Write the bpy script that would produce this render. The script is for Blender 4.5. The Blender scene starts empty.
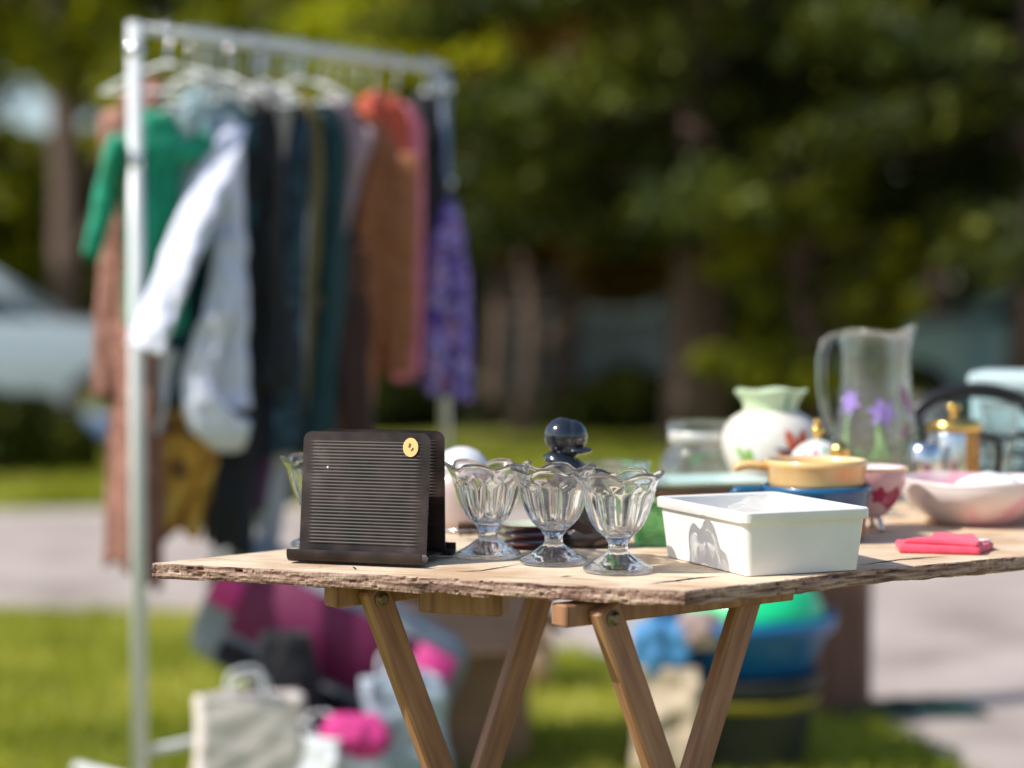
import bpy, math, random
import numpy as np
from math import sin, cos, pi, radians, sqrt
from mathutils import Vector, Matrix, noise as mnoise

random.seed(7)
RNG = np.random.default_rng(11)
scene = bpy.context.scene
COL = scene.collection

# ------------------------------------------------------------------ camera
CAM_Z = 1.05
F = 1990.0
PITCH = math.atan((384 - 310) / F)
cam_d = bpy.data.cameras.new('camera')
cam = bpy.data.objects.new('camera', cam_d)
COL.objects.link(cam)
cam.location = (0, 0, CAM_Z)
cam.rotation_euler = (pi / 2 - PITCH, 0, 0)
cam_d.sensor_width = 36
cam_d.lens = F * 36 / 1024
cam_d.clip_end = 400
cam_d.clip_start = 0.05
cam_d.dof.use_dof = True
cam_d.dof.focus_distance = 2.235
cam_d.dof.aperture_fstop = 1.75
scene.camera = cam
scene.view_settings.view_transform = 'Standard'
scene.view_settings.look = 'None'
scene.view_settings.exposure = 0
cy = scene.cycles
cy.use_denoising = True
cy.max_bounces = 16
cy.transmission_bounces = 14
cy.transparent_max_bounces = 24
cy.glossy_bounces = 6
cy.diffuse_bounces = 4
cy.caustics_refractive = True
cy.caustics_reflective = False
cy.blur_glossy = 0.3
cy.sample_clamp_indirect = 12


def at(px, Y):
    """x of the picture column px at distance Y"""
    return (px - 512) / F * Y


def hz(py, Y):
    """height of the picture row py at distance Y"""
    return CAM_Z - (py - 310) / F * Y


TT = 0.76   # table top

# ------------------------------------------------------------------ world
SUN_EL, SUN_AZ = radians(46), None
sdir = Vector((-0.94, -0.34, 0)).normalized()
to_sun = Vector((sdir.x * cos(SUN_EL), sdir.y * cos(SUN_EL), sin(SUN_EL)))
w = bpy.data.worlds.new('World')
scene.world = w
w.use_nodes = True
nt = w.node_tree
sky = nt.nodes.new('ShaderNodeTexSky')
sky.sky_type = 'NISHITA'
sky.sun_disc = False
sky.sun_elevation = SUN_EL
sky.sun_rotation = math.atan2(sdir.x, sdir.y)
sky.air_density = 1.0
sky.dust_density = 1.2
bg = nt.nodes['Background']
bg.inputs[1].default_value = 0.15
nt.links.new(sky.outputs[0], bg.inputs[0])
sd = bpy.data.lights.new('sun', 'SUN')
sd.energy = 5.0
sd.angle = radians(0.55)
sd.color = (1.0, 0.965, 0.89)
so = bpy.data.objects.new('sun', sd)
COL.objects.link(so)
so.rotation_euler = to_sun.to_track_quat('Z', 'Y').to_euler()
so.location = (-6, -1, 8)


# ------------------------------------------------------------------ materials
def newmat(name):
    m = bpy.data.materials.new(name)
    m.use_nodes = True
    n = m.node_tree.nodes
    return m, m.node_tree, n['Principled BSDF']


def coords(nt, scale=(1, 1, 1), kind='Object'):
    tc = nt.nodes.new('ShaderNodeTexCoord')
    mp = nt.nodes.new('ShaderNodeMapping')
    mp.inputs['Scale'].default_value = scale
    nt.links.new(tc.outputs[kind], mp.inputs[0])
    return mp.outputs[0]


def M(name, col, rough=0.5, metal=0.0, var=0.12, scale=14, bump=0.0, bscale=60, coat=0.0, sheen=0.0,
      sc=(1, 1, 1), spec=0.5, sss=0.0):
    m, nt, p = newmat(name)
    v = coords(nt, sc)
    ns = nt.nodes.new('ShaderNodeTexNoise')
    ns.inputs['Scale'].default_value = scale
    ns.inputs['Detail'].default_value = 6
    nt.links.new(v, ns.inputs[0])
    r = nt.nodes.new('ShaderNodeValToRGB')
    r.color_ramp.elements[0].position = 0.3
    r.color_ramp.elements[1].position = 0.7
    c0 = [max(0, c * (1 - var)) for c in col]
    c1 = [min(1, c * (1 + var)) for c in col]
    r.color_ramp.elements[0].color = (*c0, 1)
    r.color_ramp.elements[1].color = (*c1, 1)
    nt.links.new(ns.outputs[0], r.inputs[0])
    nt.links.new(r.outputs[0], p.inputs['Base Color'])
    p.inputs['Roughness'].default_value = rough
    p.inputs['Metallic'].default_value = metal
    p.inputs['Coat Weight'].default_value = coat
    p.inputs['Coat Roughness'].default_value = 0.06
    p.inputs['Sheen Weight'].default_value = sheen
    p.inputs['Specular IOR Level'].default_value = spec
    if sss:
        p.inputs['Subsurface Weight'].default_value = sss
        p.inputs['Subsurface Radius'].default_value = (0.01, 0.008, 0.006)
    if bump:
        nb = nt.nodes.new('ShaderNodeTexNoise')
        nb.inputs['Scale'].default_value = bscale
        nb.inputs['Detail'].default_value = 5
        nt.links.new(v, nb.inputs[0])
        b = nt.nodes.new('ShaderNodeBump')
        b.inputs['Strength'].default_value = bump
        b.inputs['Distance'].default_value = 0.004
        nt.links.new(nb.outputs[0], b.inputs['Height'])
        nt.links.new(b.outputs[0], p.inputs['Normal'])
    return m


def glass_mat(name, col=(1, 1, 1), rough=0.02, thin=0.3, bump=0.0, bscale=40):
    """refracting glass; a share of it passes light straight through, as thin pressed glass does"""
    m, nt, p = newmat(name)
    p.inputs['Base Color'].default_value = (*col, 1)
    p.inputs['Roughness'].default_value = rough
    p.inputs['IOR'].default_value = 1.5
    p.inputs['Transmission Weight'].default_value = 1.0
    if bump:
        v = coords(nt)
        nb = nt.nodes.new('ShaderNodeTexNoise')
        nb.inputs['Scale'].default_value = bscale
        nt.links.new(v, nb.inputs[0])
        b = nt.nodes.new('ShaderNodeBump')
        b.inputs['Strength'].default_value = bump
        b.inputs['Distance'].default_value = 0.003
        nt.links.new(nb.outputs[0], b.inputs['Height'])
        nt.links.new(b.outputs[0], p.inputs['Normal'])
    tr = nt.nodes.new('ShaderNodeBsdfTransparent')
    tr.inputs[0].default_value = (*col, 1)
    mx = nt.nodes.new('ShaderNodeMixShader')
    mx.inputs[0].default_value = thin
    out = nt.nodes['Material Output']
    nt.links.new(p.outputs[0], mx.inputs[1])
    nt.links.new(tr.outputs[0], mx.inputs[2])
    nt.links.new(mx.outputs[0], out.inputs[0])
    return m


def ramp_mat(name, tex, stops, scale=10, rough=0.7, sc=(1, 1, 1), sheen=0.0, detail=4, bump=0.3, coord='Object', randomness=1.0):
    m, nt, p = newmat(name)
    v = coords(nt, sc, coord)
    if tex == 'noise':
        t = nt.nodes.new('ShaderNodeTexNoise')
        t.inputs['Detail'].default_value = detail
        o = t.outputs[0]
    elif tex == 'voronoi':
        t = nt.nodes.new('ShaderNodeTexVoronoi')
        t.inputs['Randomness'].default_value = randomness
        sep = nt.nodes.new('ShaderNodeSeparateColor')
        nt.links.new(t.outputs['Color'], sep.inputs[0])
        o = sep.outputs[0]
    elif tex == 'wave':
        t = nt.nodes.new('ShaderNodeTexWave')
        t.inputs['Distortion'].default_value = 3
        t.inputs['Detail'].default_value = 3
        o = t.outputs[1]
    t.inputs['Scale'].default_value = scale
    nt.links.new(v, t.inputs[0])
    r = nt.nodes.new('ShaderNodeValToRGB')
    els = r.color_ramp.elements
    while len(els) < len(stops):
        els.new(0.5)
    for e, (pos, c) in zip(els, stops):
        e.position = pos
        e.color = (*c, 1)
    nt.links.new(o, r.inputs[0])
    nt.links.new(r.outputs[0], p.inputs['Base Color'])
    p.inputs['Roughness'].default_value = rough
    p.inputs['Sheen Weight'].default_value = sheen
    if bump:
        b = nt.nodes.new('ShaderNodeBump')
        b.inputs['Strength'].default_value = bump
        b.inputs['Distance'].default_value = 0.002
        nt.links.new(o, b.inputs['Height'])
        nt.links.new(b.outputs[0], p.inputs['Normal'])
    return m


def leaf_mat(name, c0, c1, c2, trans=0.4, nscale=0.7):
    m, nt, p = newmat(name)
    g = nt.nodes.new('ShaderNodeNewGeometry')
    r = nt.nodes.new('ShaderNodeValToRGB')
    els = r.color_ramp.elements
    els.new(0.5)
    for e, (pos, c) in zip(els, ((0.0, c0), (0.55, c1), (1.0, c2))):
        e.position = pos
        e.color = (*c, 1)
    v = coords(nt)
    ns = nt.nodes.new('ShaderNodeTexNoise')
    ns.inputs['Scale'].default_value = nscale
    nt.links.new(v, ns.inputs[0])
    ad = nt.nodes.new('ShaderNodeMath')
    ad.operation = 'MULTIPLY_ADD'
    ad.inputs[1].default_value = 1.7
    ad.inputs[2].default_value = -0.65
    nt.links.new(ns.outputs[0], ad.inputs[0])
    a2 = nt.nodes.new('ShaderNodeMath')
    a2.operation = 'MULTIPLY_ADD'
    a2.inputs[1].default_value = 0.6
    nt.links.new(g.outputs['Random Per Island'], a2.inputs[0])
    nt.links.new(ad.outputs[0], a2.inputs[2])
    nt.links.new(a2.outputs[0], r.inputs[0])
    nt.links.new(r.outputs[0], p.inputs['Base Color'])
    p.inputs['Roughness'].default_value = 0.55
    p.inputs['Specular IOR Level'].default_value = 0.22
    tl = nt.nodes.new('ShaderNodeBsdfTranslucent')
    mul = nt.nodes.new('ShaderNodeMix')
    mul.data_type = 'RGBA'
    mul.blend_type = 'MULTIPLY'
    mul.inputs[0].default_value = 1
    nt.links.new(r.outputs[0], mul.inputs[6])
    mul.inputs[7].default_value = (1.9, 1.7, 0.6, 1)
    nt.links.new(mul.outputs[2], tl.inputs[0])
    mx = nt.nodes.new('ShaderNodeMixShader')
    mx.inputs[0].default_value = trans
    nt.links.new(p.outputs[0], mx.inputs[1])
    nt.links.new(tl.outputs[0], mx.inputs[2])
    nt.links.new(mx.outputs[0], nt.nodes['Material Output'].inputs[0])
    return m


# ------------------------------------------------------------------ mesh builder
class MB:
    def __init__(s):
        s.v, s.f = [], []

    def add(s, vs, fs):
        b = len(s.v)
        s.v += [tuple(x) for x in vs]
        s.f += [tuple(i + b for i in f) for f in fs]
        return s

    def box(s, c, d, rz=0, rx=0, ry=0, bev=0.0):
        R = Matrix.Rotation(rz, 3, 'Z') @ Matrix.Rotation(ry, 3, 'Y') @ Matrix.Rotation(rx, 3, 'X')
        x, y, z = d[0] / 2, d[1] / 2, d[2] / 2
        b = min(bev, x * .9, y * .9, z * .9)
        if b <= 0:
            vs = [(sx * x, sy * y, sz * z) for sz in (-1, 1) for sy in (-1, 1) for sx in (-1, 1)]
            fs = [(0, 2, 3, 1), (4, 5, 7, 6), (0, 1, 5, 4), (2, 6, 7, 3), (0, 4, 6, 2), (1, 3, 7, 5)]
        else:
            vs, fs = [], []
            idx = {}
            for sx in (-1, 1):
                for sy in (-1, 1):
                    for sz in (-1, 1):
                        for a in range(3):
                            p = [sx * (x - b), sy * (y - b), sz * (z - b)]
                            p[a] = (sx * x, sy * y, sz * z)[a]
                            idx[(sx, sy, sz, a)] = len(vs)
                            vs.append(p)
            for sg in (-1, 1):
                fs.append([idx[(sg, y_, z_, 0)] for y_, z_ in ((-1, -1), (1, -1), (1, 1), (-1, 1))][::sg])
                fs.append([idx[(x_, sg, z_, 1)] for x_, z_ in ((-1, -1), (-1, 1), (1, 1), (1, -1))][::sg])
                fs.append([idx[(x_, y_, sg, 2)] for x_, y_ in ((-1, -1), (1, -1), (1, 1), (-1, 1))][::sg])
            for p_ in (-1, 1):
                for q_ in (-1, 1):
                    fs.append((idx[(-1, p_, q_, 1)], idx[(1, p_, q_, 1)], idx[(1, p_, q_, 2)], idx[(-1, p_, q_, 2)]))
                    fs.append((idx[(p_, -1, q_, 0)], idx[(p_, 1, q_, 0)], idx[(p_, 1, q_, 2)], idx[(p_, -1, q_, 2)]))
                    fs.append((idx[(p_, q_, -1, 0)], idx[(p_, q_, 1, 0)], idx[(p_, q_, 1, 1)], idx[(p_, q_, -1, 1)]))
                    for r_ in (-1, 1):
                        fs.append((idx[(p_, q_, r_, 0)], idx[(p_, q_, r_, 1)], idx[(p_, q_, r_, 2)]))
        c = Vector(c)
        return s.add([R @ Vector(v) + c for v in vs], fs)

    def lathe(s, prof, n=48, rf=None, zf=None, close=False, c=(0, 0, 0), a0=0, a1=2 * pi):
        """prof: list of (r, z); rf/zf(r,z,theta,i) adjust; close joins last profile point to the first"""
        full = abs(a1 - a0 - 2 * pi) < 1e-6
        vs, fs = [], []
        m = n if full else n + 1
        for i, (r, z) in enumerate(prof):
            for k in range(m):
                t = a0 + (a1 - a0) * k / n
                rr = rf(r, z, t, i) if rf else r
                zz = zf(r, z, t, i) if zf else z
                vs.append((c[0] + rr * cos(t), c[1] + rr * sin(t), c[2] + zz))
        P = len(prof)
        for i in range(P if close else P - 1):
            j = (i + 1) % P
            for k in range(n):
                k2 = (k + 1) % m if full else k + 1
                fs.append((i * m + k, i * m + k2, j * m + k2, j * m + k))
        return s.add(vs, fs)

    def tube(s, pts, r, n=10, cap=True, flat=None):
        """r: number or list; flat: (a,b) scale of the cross-section"""
        pts = [Vector(p) for p in pts]
        N = len(pts)
        rs = r if isinstance(r, (list, tuple)) else [r] * N
        vs, fs = [], []
        up = None
        for i, p in enumerate(pts):
            t = (pts[min(i + 1, N - 1)] - pts[max(i - 1, 0)]).normalized()
            if up is None:
                up = Vector((0, 0, 1)) if abs(t.z) < 0.9 else Vector((0, 1, 0))
            sx = t.cross(up)
            if sx.length < 1e-6:
                sx = t.orthogonal()
            sx.normalize()
            up = sx.cross(t).normalized()
            fa, fb = flat if flat else (1, 1)
            for k in range(n):
                a = 2 * pi * k / n
                vs.append(p + sx * (cos(a) * rs[i] * fa) + up * (sin(a) * rs[i] * fb))
        for i in range(N - 1):
            for k in range(n):
                fs.append((i * n + k, i * n + (k + 1) % n, (i + 1) * n + (k + 1) % n, (i + 1) * n + k))
        if cap:
            fs.append(tuple(range(n))[::-1])
            fs.append(tuple((N - 1) * n + k for k in range(n)))
        return s.add(vs, fs)

    def ball(s, c, r, sx=1, sy=1, sz=1, n=20, f=None):
        prof = [(r * sin(pi * i / n), -r * cos(pi * i / n)) for i in range(n + 1)]
        vs, fs = [], []
        m = n * 2
        for i, (a, z) in enumerate(prof):
            for k in range(m):
                t = 2 * pi * k / m
                p = Vector((a * cos(t) * sx, a * sin(t) * sy, z * sz))
                if f:
                    p = f(p)
                vs.append(p + Vector(c))
        for i in range(n):
            for k in range(m):
                fs.append((i * m + k, i * m + (k + 1) % m, (i + 1) * m + (k + 1) % m, (i + 1) * m + k))
        return s.add(vs, fs)

    def poly(s, pts):
        return s.add(pts, [tuple(range(len(pts)))])

    def build(s, name, mat, parent=None, smooth=True, angle=None, loc=None, solid=0, subsurf=0, bevel=0):
        me = bpy.data.meshes.new(name)
        me.from_pydata(s.v, [], s.f)
        me.update()
        o = bpy.data.objects.new(name, me)
        COL.objects.link(o)
        me.materials.append(mat)
        if smooth:
            me.polygons.foreach_set('use_smooth', [True] * len(me.polygons))
            if angle:
                try:
                    me.set_sharp_from_angle(angle=radians(angle))
                except Exception:
                    pass
        if parent:
            o.parent = parent
        if loc:
            o.location = loc
        import bmesh
        bm = bmesh.new()
        bm.from_mesh(me)
        bmesh.ops.remove_doubles(bm, verts=bm.verts, dist=1e-6)
        bmesh.ops.recalc_face_normals(bm, faces=bm.faces)
        bm.to_mesh(me)
        bm.free()
        if solid:
            md = o.modifiers.new('solid', 'SOLIDIFY')
            md.thickness = solid
            md.offset = 0
        if bevel:
            md = o.modifiers.new('bevel', 'BEVEL')
            md.width = bevel
            md.segments = 2
        if subsurf:
            md = o.modifiers.new('sub', 'SUBSURF')
            md.levels = md.render_levels = subsurf
        return o


def tag(o, label=None, cat=None, group=None, kind=None):
    if label:
        o['label'] = label
    if cat:
        o['category'] = cat
    if group:
        o['group'] = group
    if kind:
        o['kind'] = kind
    return o


def thing(name, label, cat, loc=(0, 0, 0), rz=0, group=None):
    o = bpy.data.objects.new(name, None)
    COL.objects.link(o)
    o.location = loc
    o.rotation_euler = (0, 0, rz)
    return tag(o, label, cat, group)


def kids(o):
    return [c for c in COL.objects if c.parent == o]


def copy_tree(o, parent=None):
    c = o.copy()
    COL.objects.link(c)
    c.parent = parent
    for ch in kids(o):
        copy_tree(ch, c)
    return c


def fast_mesh(name, V, Fq, mat, parent=None, k=4):
    """numpy arrays of vertices and quads (or triangles)"""
    me = bpy.data.meshes.new(name)
    me.vertices.add(len(V))
    me.vertices.foreach_set('co', V.astype(np.float32).ravel())
    me.loops.add(Fq.size)
    me.loops.foreach_set('vertex_index', Fq.astype(np.int32).ravel())
    me.polygons.add(len(Fq))
    me.polygons.foreach_set('loop_start', (np.arange(len(Fq)) * k).astype(np.int32))
    me.update(calc_edges=True)
    me.validate()
    me.materials.append(mat)
    o = bpy.data.objects.new(name, me)
    COL.objects.link(o)
    if parent:
        o.parent = parent
    return o


def leaf_cloud(centers, radii, n, size, squash=0.75, droop=0.0):
    """n leaf quads spread in many small clumps; centers (k,3), radii (k,)"""
    C = np.array(centers, float)
    R = np.array(radii, float)
    wgt = R ** 2
    wgt /= wgt.sum()
    idx = RNG.choice(len(C), n, p=wgt)
    d = RNG.normal(size=(n, 3))
    d /= np.linalg.norm(d, axis=1)[:, None]
    rad = RNG.random(n) ** 0.45
    P = C[idx] + d * (rad * R[idx])[:, None] * np.array([1, 1, squash])
    P[:, 2] -= droop * rad
    a = RNG.normal(size=(n, 3))
    a /= np.linalg.norm(a, axis=1)[:, None]
    b = np.cross(a, RNG.normal(size=(n, 3)))
    b /= np.linalg.norm(b, axis=1)[:, None]
    s = size * (0.6 + 0.8 * RNG.random(n))[:, None]
    V = np.empty((n * 4, 3))
    V[0::4] = P - a * s
    V[1::4] = P - b * s * 0.45
    V[2::4] = P + a * s
    V[3::4] = P + b * s * 0.45
    Fq = np.arange(n * 4).reshape(-1, 4)
    return V, Fq


# ------------------------------------------------------------------ shared materials
GLASS = glass_mat('clear_pressed_glass', (0.995, 1.0, 1.0), thin=0.05, rough=0.008)
GLASS_P = glass_mat('pitcher_glass', (0.98, 0.99, 0.99), thin=0.35, bump=0.5, bscale=80, rough=0.06)
GLASS_J = glass_mat('jar_glass', (0.95, 0.98, 0.98), thin=0.45)
GLASS_G = glass_mat('green_glass', (0.55, 0.85, 0.60), thin=0.45)
WHITE_PL = M('white_plastic', (0.84, 0.82, 0.79), 0.38, var=0.08, bump=0.12, bscale=22, sss=0.35)
WHITE_PO = M('white_paint', (0.78, 0.79, 0.81), 0.3, var=0.04)
CHROME = M('chrome', (0.75, 0.76, 0.78), 0.12, 1.0, var=0.05)
GOLD = M('gold', (0.85, 0.55, 0.16), 0.15, 1.0, var=0.06)
STEEL = M('bolt_steel', (0.22, 0.17, 0.11), 0.45, 1.0)
BLACKP = M('black_plastic', (0.012, 0.012, 0.013), 0.35, var=0.2)
CERAM_W = M('cream_porcelain', (0.80, 0.74, 0.66), 0.22, var=0.05, coat=0.5)
CARD = M('cardboard', (0.36, 0.20, 0.12), 0.85, var=0.15, bump=0.2)


# ------------------------------------------------------------------ ground
def kerbless_ground():
    # one ground sheet to the horizon
    m = ramp_mat('lawn_ground', 'noise', [(0.2, (0.08, 0.10, 0.012)), (0.5, (0.19, 0.21, 0.03)), (0.8, (0.36, 0.33, 0.10))], scale=3.2, rough=0.95, detail=10, bump=0.6)
    b = MB()
    b.poly([(-200, -60, 0), (200, -60, 0), (200, 300, 0), (-200, 300, 0)])
    tag(b.build('ground', m, smooth=False), kind='structure')
    rm = ramp_mat('driveway_asphalt', 'noise', [(0.3, (0.28, 0.225, 0.20)), (0.5, (0.42, 0.35, 0.315)), (0.7, (0.50, 0.42, 0.385))], scale=2.2, rough=0.9, detail=12, bump=0.5)
    b = MB()
    # near edge slants: close on the right, farther on the left
    near = [(-60, 10.4), (-6, 7.25), (-1.2, 6.85), (0.15, 6.1), (0.55, 5.8), (0.95, 5.1), (1.15, 3.5), (1.6, 1.0), (9, -8)]
    far = [(60, -8), (60, 16.5), (5, 12.2), (0, 10.9), (-3, 10.3), (-60, 16)]
    b.poly([(x, y, 0.004) for x, y in near + far])
    tag(b.build('road', rm, smooth=False), kind='structure')
    gm = leaf_mat('grass_blades', (0.13, 0.17, 0.015), (0.33, 0.37, 0.04), (0.60, 0.57, 0.17), trans=0.35, nscale=1.5)
    n = 90000
    X = RNG.uniform(-3.2, 2.0, n)
    Y = RNG.uniform(3.6, 7.3, n)
    edge = np.interp(X, [p[0] for p in near], [p[1] for p in near])
    keep = Y < edge - 0.02 + RNG.normal(0, 0.04, n)
    X2 = RNG.uniform(-6.5, 4.5, 60000)
    Y2 = RNG.uniform(10.2, 15.5, 60000)
    e2 = np.interp(X2, [-60, -3, 0, 5, 60], [16, 10.3, 10.9, 12.2, 16.5])
    k2 = Y2 > e2
    X = np.concatenate([X[keep], X2[k2]])
    Y = np.concatenate([Y[keep], Y2[k2]])
    n = len(X)
    h = RNG.uniform(0.02, 0.06, n) * np.where(Y > 9, 1.8, 1)
    a = RNG.uniform(0, 2 * pi, n)
    wd = 0.0035 * np.where(Y > 9, 2.5, 1)
    V = np.empty((n * 3, 3))
    V[0::3] = np.stack([X - np.cos(a) * wd, Y - np.sin(a) * wd, 0 * X], 1)
    V[1::3] = np.stack([X + np.cos(a) * wd, Y + np.sin(a) * wd, 0 * X], 1)
    V[2::3] = np.stack([X + RNG.normal(0, 0.018, n), Y + RNG.normal(0, 0.018, n), h], 1)
    tag(fast_mesh('grass', V, np.arange(n * 3).reshape(-1, 3), gm, k=3), 'short sunlit grass on both sides of the driveway', 'grass', kind='stuff')


kerbless_ground()

# ------------------------------------------------------------------ trees behind
BARK = ramp_mat('bark', 'noise', [(0.25, (0.06, 0.04, 0.03)), (0.55, (0.16, 0.105, 0.085)), (0.8, (0.26, 0.18, 0.15))], scale=9, rough=0.95, sc=(1, 1, 0.25), detail=8, bump=1.0)
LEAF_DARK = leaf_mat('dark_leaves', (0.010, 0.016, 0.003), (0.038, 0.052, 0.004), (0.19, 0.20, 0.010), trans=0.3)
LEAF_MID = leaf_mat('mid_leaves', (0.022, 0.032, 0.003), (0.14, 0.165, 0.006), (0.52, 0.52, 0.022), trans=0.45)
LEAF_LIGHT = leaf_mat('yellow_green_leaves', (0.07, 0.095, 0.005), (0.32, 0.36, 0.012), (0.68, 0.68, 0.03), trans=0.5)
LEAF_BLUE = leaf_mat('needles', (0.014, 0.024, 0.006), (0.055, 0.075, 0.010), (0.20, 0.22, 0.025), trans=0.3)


def trunk_mb(mb, x, y, h, r, lean=(0, 0), bend=0.1):
    pts, rs = [], []
    for i in range(9):
        t = i / 8
        pts.append((x + lean[0] * t + sin(t * 5 + x) * bend, y + lean[1] * t, h * t - 0.05))
        rs.append(r * (1.25 if i == 0 else 1.0 - 0.72 * t))
    mb.tube(pts, rs, n=14)
    return pts, rs


def broad_tree(name, label, x, y, h, r, crown_r, crown_z, leaf, nleaf, size, low=None, group='trees behind the driveway', seed=0, brad=1.0, nblob=26):
    rnd = random.Random(seed)
    root = thing(name, label, 'tree', (x, y, 0), group=group)
    mb = MB()
    pts, rs = trunk_mb(mb, 0, 0, h * 0.75, r)
    cs, rr = [], []
    for k in range(nblob):
        a = rnd.uniform(0, 2 * pi)
        q = crown_r * sqrt(rnd.random())
        zt = rnd.uniform(low if low is not None else crown_z - crown_r, h)
        f = 1.0 - 0.45 * max(0, (zt - crown_z) / max(0.1, h - crown_z))
        c = (q * cos(a) * f, q * sin(a) * f * 0.8, zt)
        cs.append(c)
        rr.append(crown_r * rnd.uniform(0.22, 0.42) * brad)
        if k % 2 == 0:
            j = min(len(pts) - 2, max(2, int(8 * min(0.9, zt / (h * .8)) - 1)))
            p = Vector(pts[j])
            e = Vector(c)
            mid = (p + e) / 2 + Vector((0, 0, 0.15))
            mb.tube([p, mid, e], [rs[j] * 0.45, rs[j] * 0.28, 0.012], n=7)
    mb.build('trunk', BARK, root)
    V, Fq = leaf_cloud(cs, rr, nleaf, size)
    fast_mesh('crown', V, Fq, leaf, root)
    return root


def conifer(name, label, x, y, h, r, low, spread, leaf, nleaf, size, group='trees behind the driveway', seed=0, nbr=46):
    rnd = random.Random(seed)
    root = thing(name, label, 'tree', (x, y, 0), group=group)
    mb = MB()
    pts, rs = trunk_mb(mb, 0, 0, h, r, bend=0.03)
    cs, rr = [], []
    for k in range(nbr):
        z = low + (h - low) * (k / nbr) ** 1.15
        a = k * 2.4 + rnd.uniform(-.4, .4)
        L = spread * (1 - 0.8 * (z - low) / (h - low)) * rnd.uniform(0.7, 1.1)
        p0 = Vector((0, 0, z))
        e = Vector((cos(a) * L, sin(a) * L, z - L * 0.22))
        mb.tube([p0, (p0 + e) / 2 + Vector((0, 0, .08)), e], [0.04, 0.028, 0.008], n=6)
        for q in (0.3, 0.5, 0.7, 0.85, 1.0):
            c = p0.lerp(e, q)
            cs.append((c.x + rnd.uniform(-.15, .15), c.y + rnd.uniform(-.15, .15), c.z - 0.06))
            rr.append(0.16 + 0.22 * L * (1.1 - abs(q - 0.6)) * 0.75)
    mb.build('trunk', BARK, root)
    V, Fq = leaf_cloud(cs, rr, nleaf, size, squash=0.35)
    fast_mesh('crown', V, Fq, leaf, root)
    return root


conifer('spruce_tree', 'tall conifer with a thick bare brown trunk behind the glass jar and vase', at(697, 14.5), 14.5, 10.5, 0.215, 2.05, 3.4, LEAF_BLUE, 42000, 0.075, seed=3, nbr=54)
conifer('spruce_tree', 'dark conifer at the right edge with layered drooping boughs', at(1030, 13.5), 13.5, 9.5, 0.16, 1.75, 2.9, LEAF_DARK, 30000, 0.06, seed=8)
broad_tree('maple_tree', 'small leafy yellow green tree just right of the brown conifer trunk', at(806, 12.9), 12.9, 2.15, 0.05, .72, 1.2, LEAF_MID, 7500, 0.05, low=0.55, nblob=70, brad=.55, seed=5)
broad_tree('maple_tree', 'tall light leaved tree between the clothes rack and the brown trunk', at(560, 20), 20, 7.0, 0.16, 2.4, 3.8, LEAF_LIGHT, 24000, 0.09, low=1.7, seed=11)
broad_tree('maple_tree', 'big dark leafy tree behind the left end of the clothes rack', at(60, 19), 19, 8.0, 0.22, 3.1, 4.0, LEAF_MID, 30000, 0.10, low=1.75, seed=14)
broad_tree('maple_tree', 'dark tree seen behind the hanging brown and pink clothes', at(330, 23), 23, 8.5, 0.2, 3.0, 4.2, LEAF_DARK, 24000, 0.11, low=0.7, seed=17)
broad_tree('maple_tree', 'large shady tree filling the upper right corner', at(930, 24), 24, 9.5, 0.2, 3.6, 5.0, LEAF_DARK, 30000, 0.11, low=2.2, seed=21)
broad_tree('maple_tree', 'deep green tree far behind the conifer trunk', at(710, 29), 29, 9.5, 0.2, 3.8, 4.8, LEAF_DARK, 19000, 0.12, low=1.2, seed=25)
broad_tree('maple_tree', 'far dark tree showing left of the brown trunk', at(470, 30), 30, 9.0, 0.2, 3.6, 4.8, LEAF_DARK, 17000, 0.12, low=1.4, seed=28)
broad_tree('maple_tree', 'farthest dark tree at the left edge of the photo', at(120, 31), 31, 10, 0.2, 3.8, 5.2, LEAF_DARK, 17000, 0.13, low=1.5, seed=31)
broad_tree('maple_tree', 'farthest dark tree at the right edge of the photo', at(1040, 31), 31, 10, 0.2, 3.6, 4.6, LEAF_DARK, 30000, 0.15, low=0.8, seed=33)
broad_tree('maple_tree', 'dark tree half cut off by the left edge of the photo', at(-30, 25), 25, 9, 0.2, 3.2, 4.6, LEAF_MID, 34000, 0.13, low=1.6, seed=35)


LEAF_BROWN = leaf_mat('bronze_leaves', (0.03, 0.018, 0.006), (0.12, 0.065, 0.014), (0.32, 0.20, 0.04), trans=0.4)
broad_tree('copper_tree', 'bronze leaved small tree left of the brown conifer trunk', at(520, 16.5), 16.5, 3.6, 0.09, 1.15, 2.2, LEAF_BROWN, 12000, 0.07, low=1.3, seed=51, nblob=18)
broad_tree('maple_tree', 'bright olive green tree right beside the far post of the clothes rack', at(490, 17.5), 17.5, 5.0, 0.1, 1.7, 3.4, LEAF_LIGHT, 9000, 0.075, low=1.9, seed=53)


def hedge(name, label, x0, x1, y, h, leaf, n, size, seed):
    rnd = random.Random(seed)
    root = thing(name, label, 'hedge', ((x0 + x1) / 2, y, 0))
    hw = (x1 - x0) / 2
    cs, rr = [], []
    for k in range(int(hw * 9)):
        cs.append((rnd.uniform(-hw, hw), rnd.uniform(-.5, .5), rnd.uniform(0.12, max(.2, h - 0.3))))
        rr.append(rnd.uniform(0.4, 0.75) * min(1, h / 1.2))
    V, Fq = leaf_cloud(cs, rr, n, size, squash=0.9)
    fast_mesh('foliage', V, Fq, leaf, root)
    N = min(24, int(hw * 3))
    for k in range(N):
        px = -hw + 2 * hw * (k + .5) / N
        MB().tube([(px, 0, 0), (px + rnd.uniform(-.2, .2), rnd.uniform(-.2, .2), h * .55), (px + rnd.uniform(-.4, .4), 0, h * .85)], [0.035, 0.022, 0.008], n=6).build('stem', BARK, root)


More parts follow.
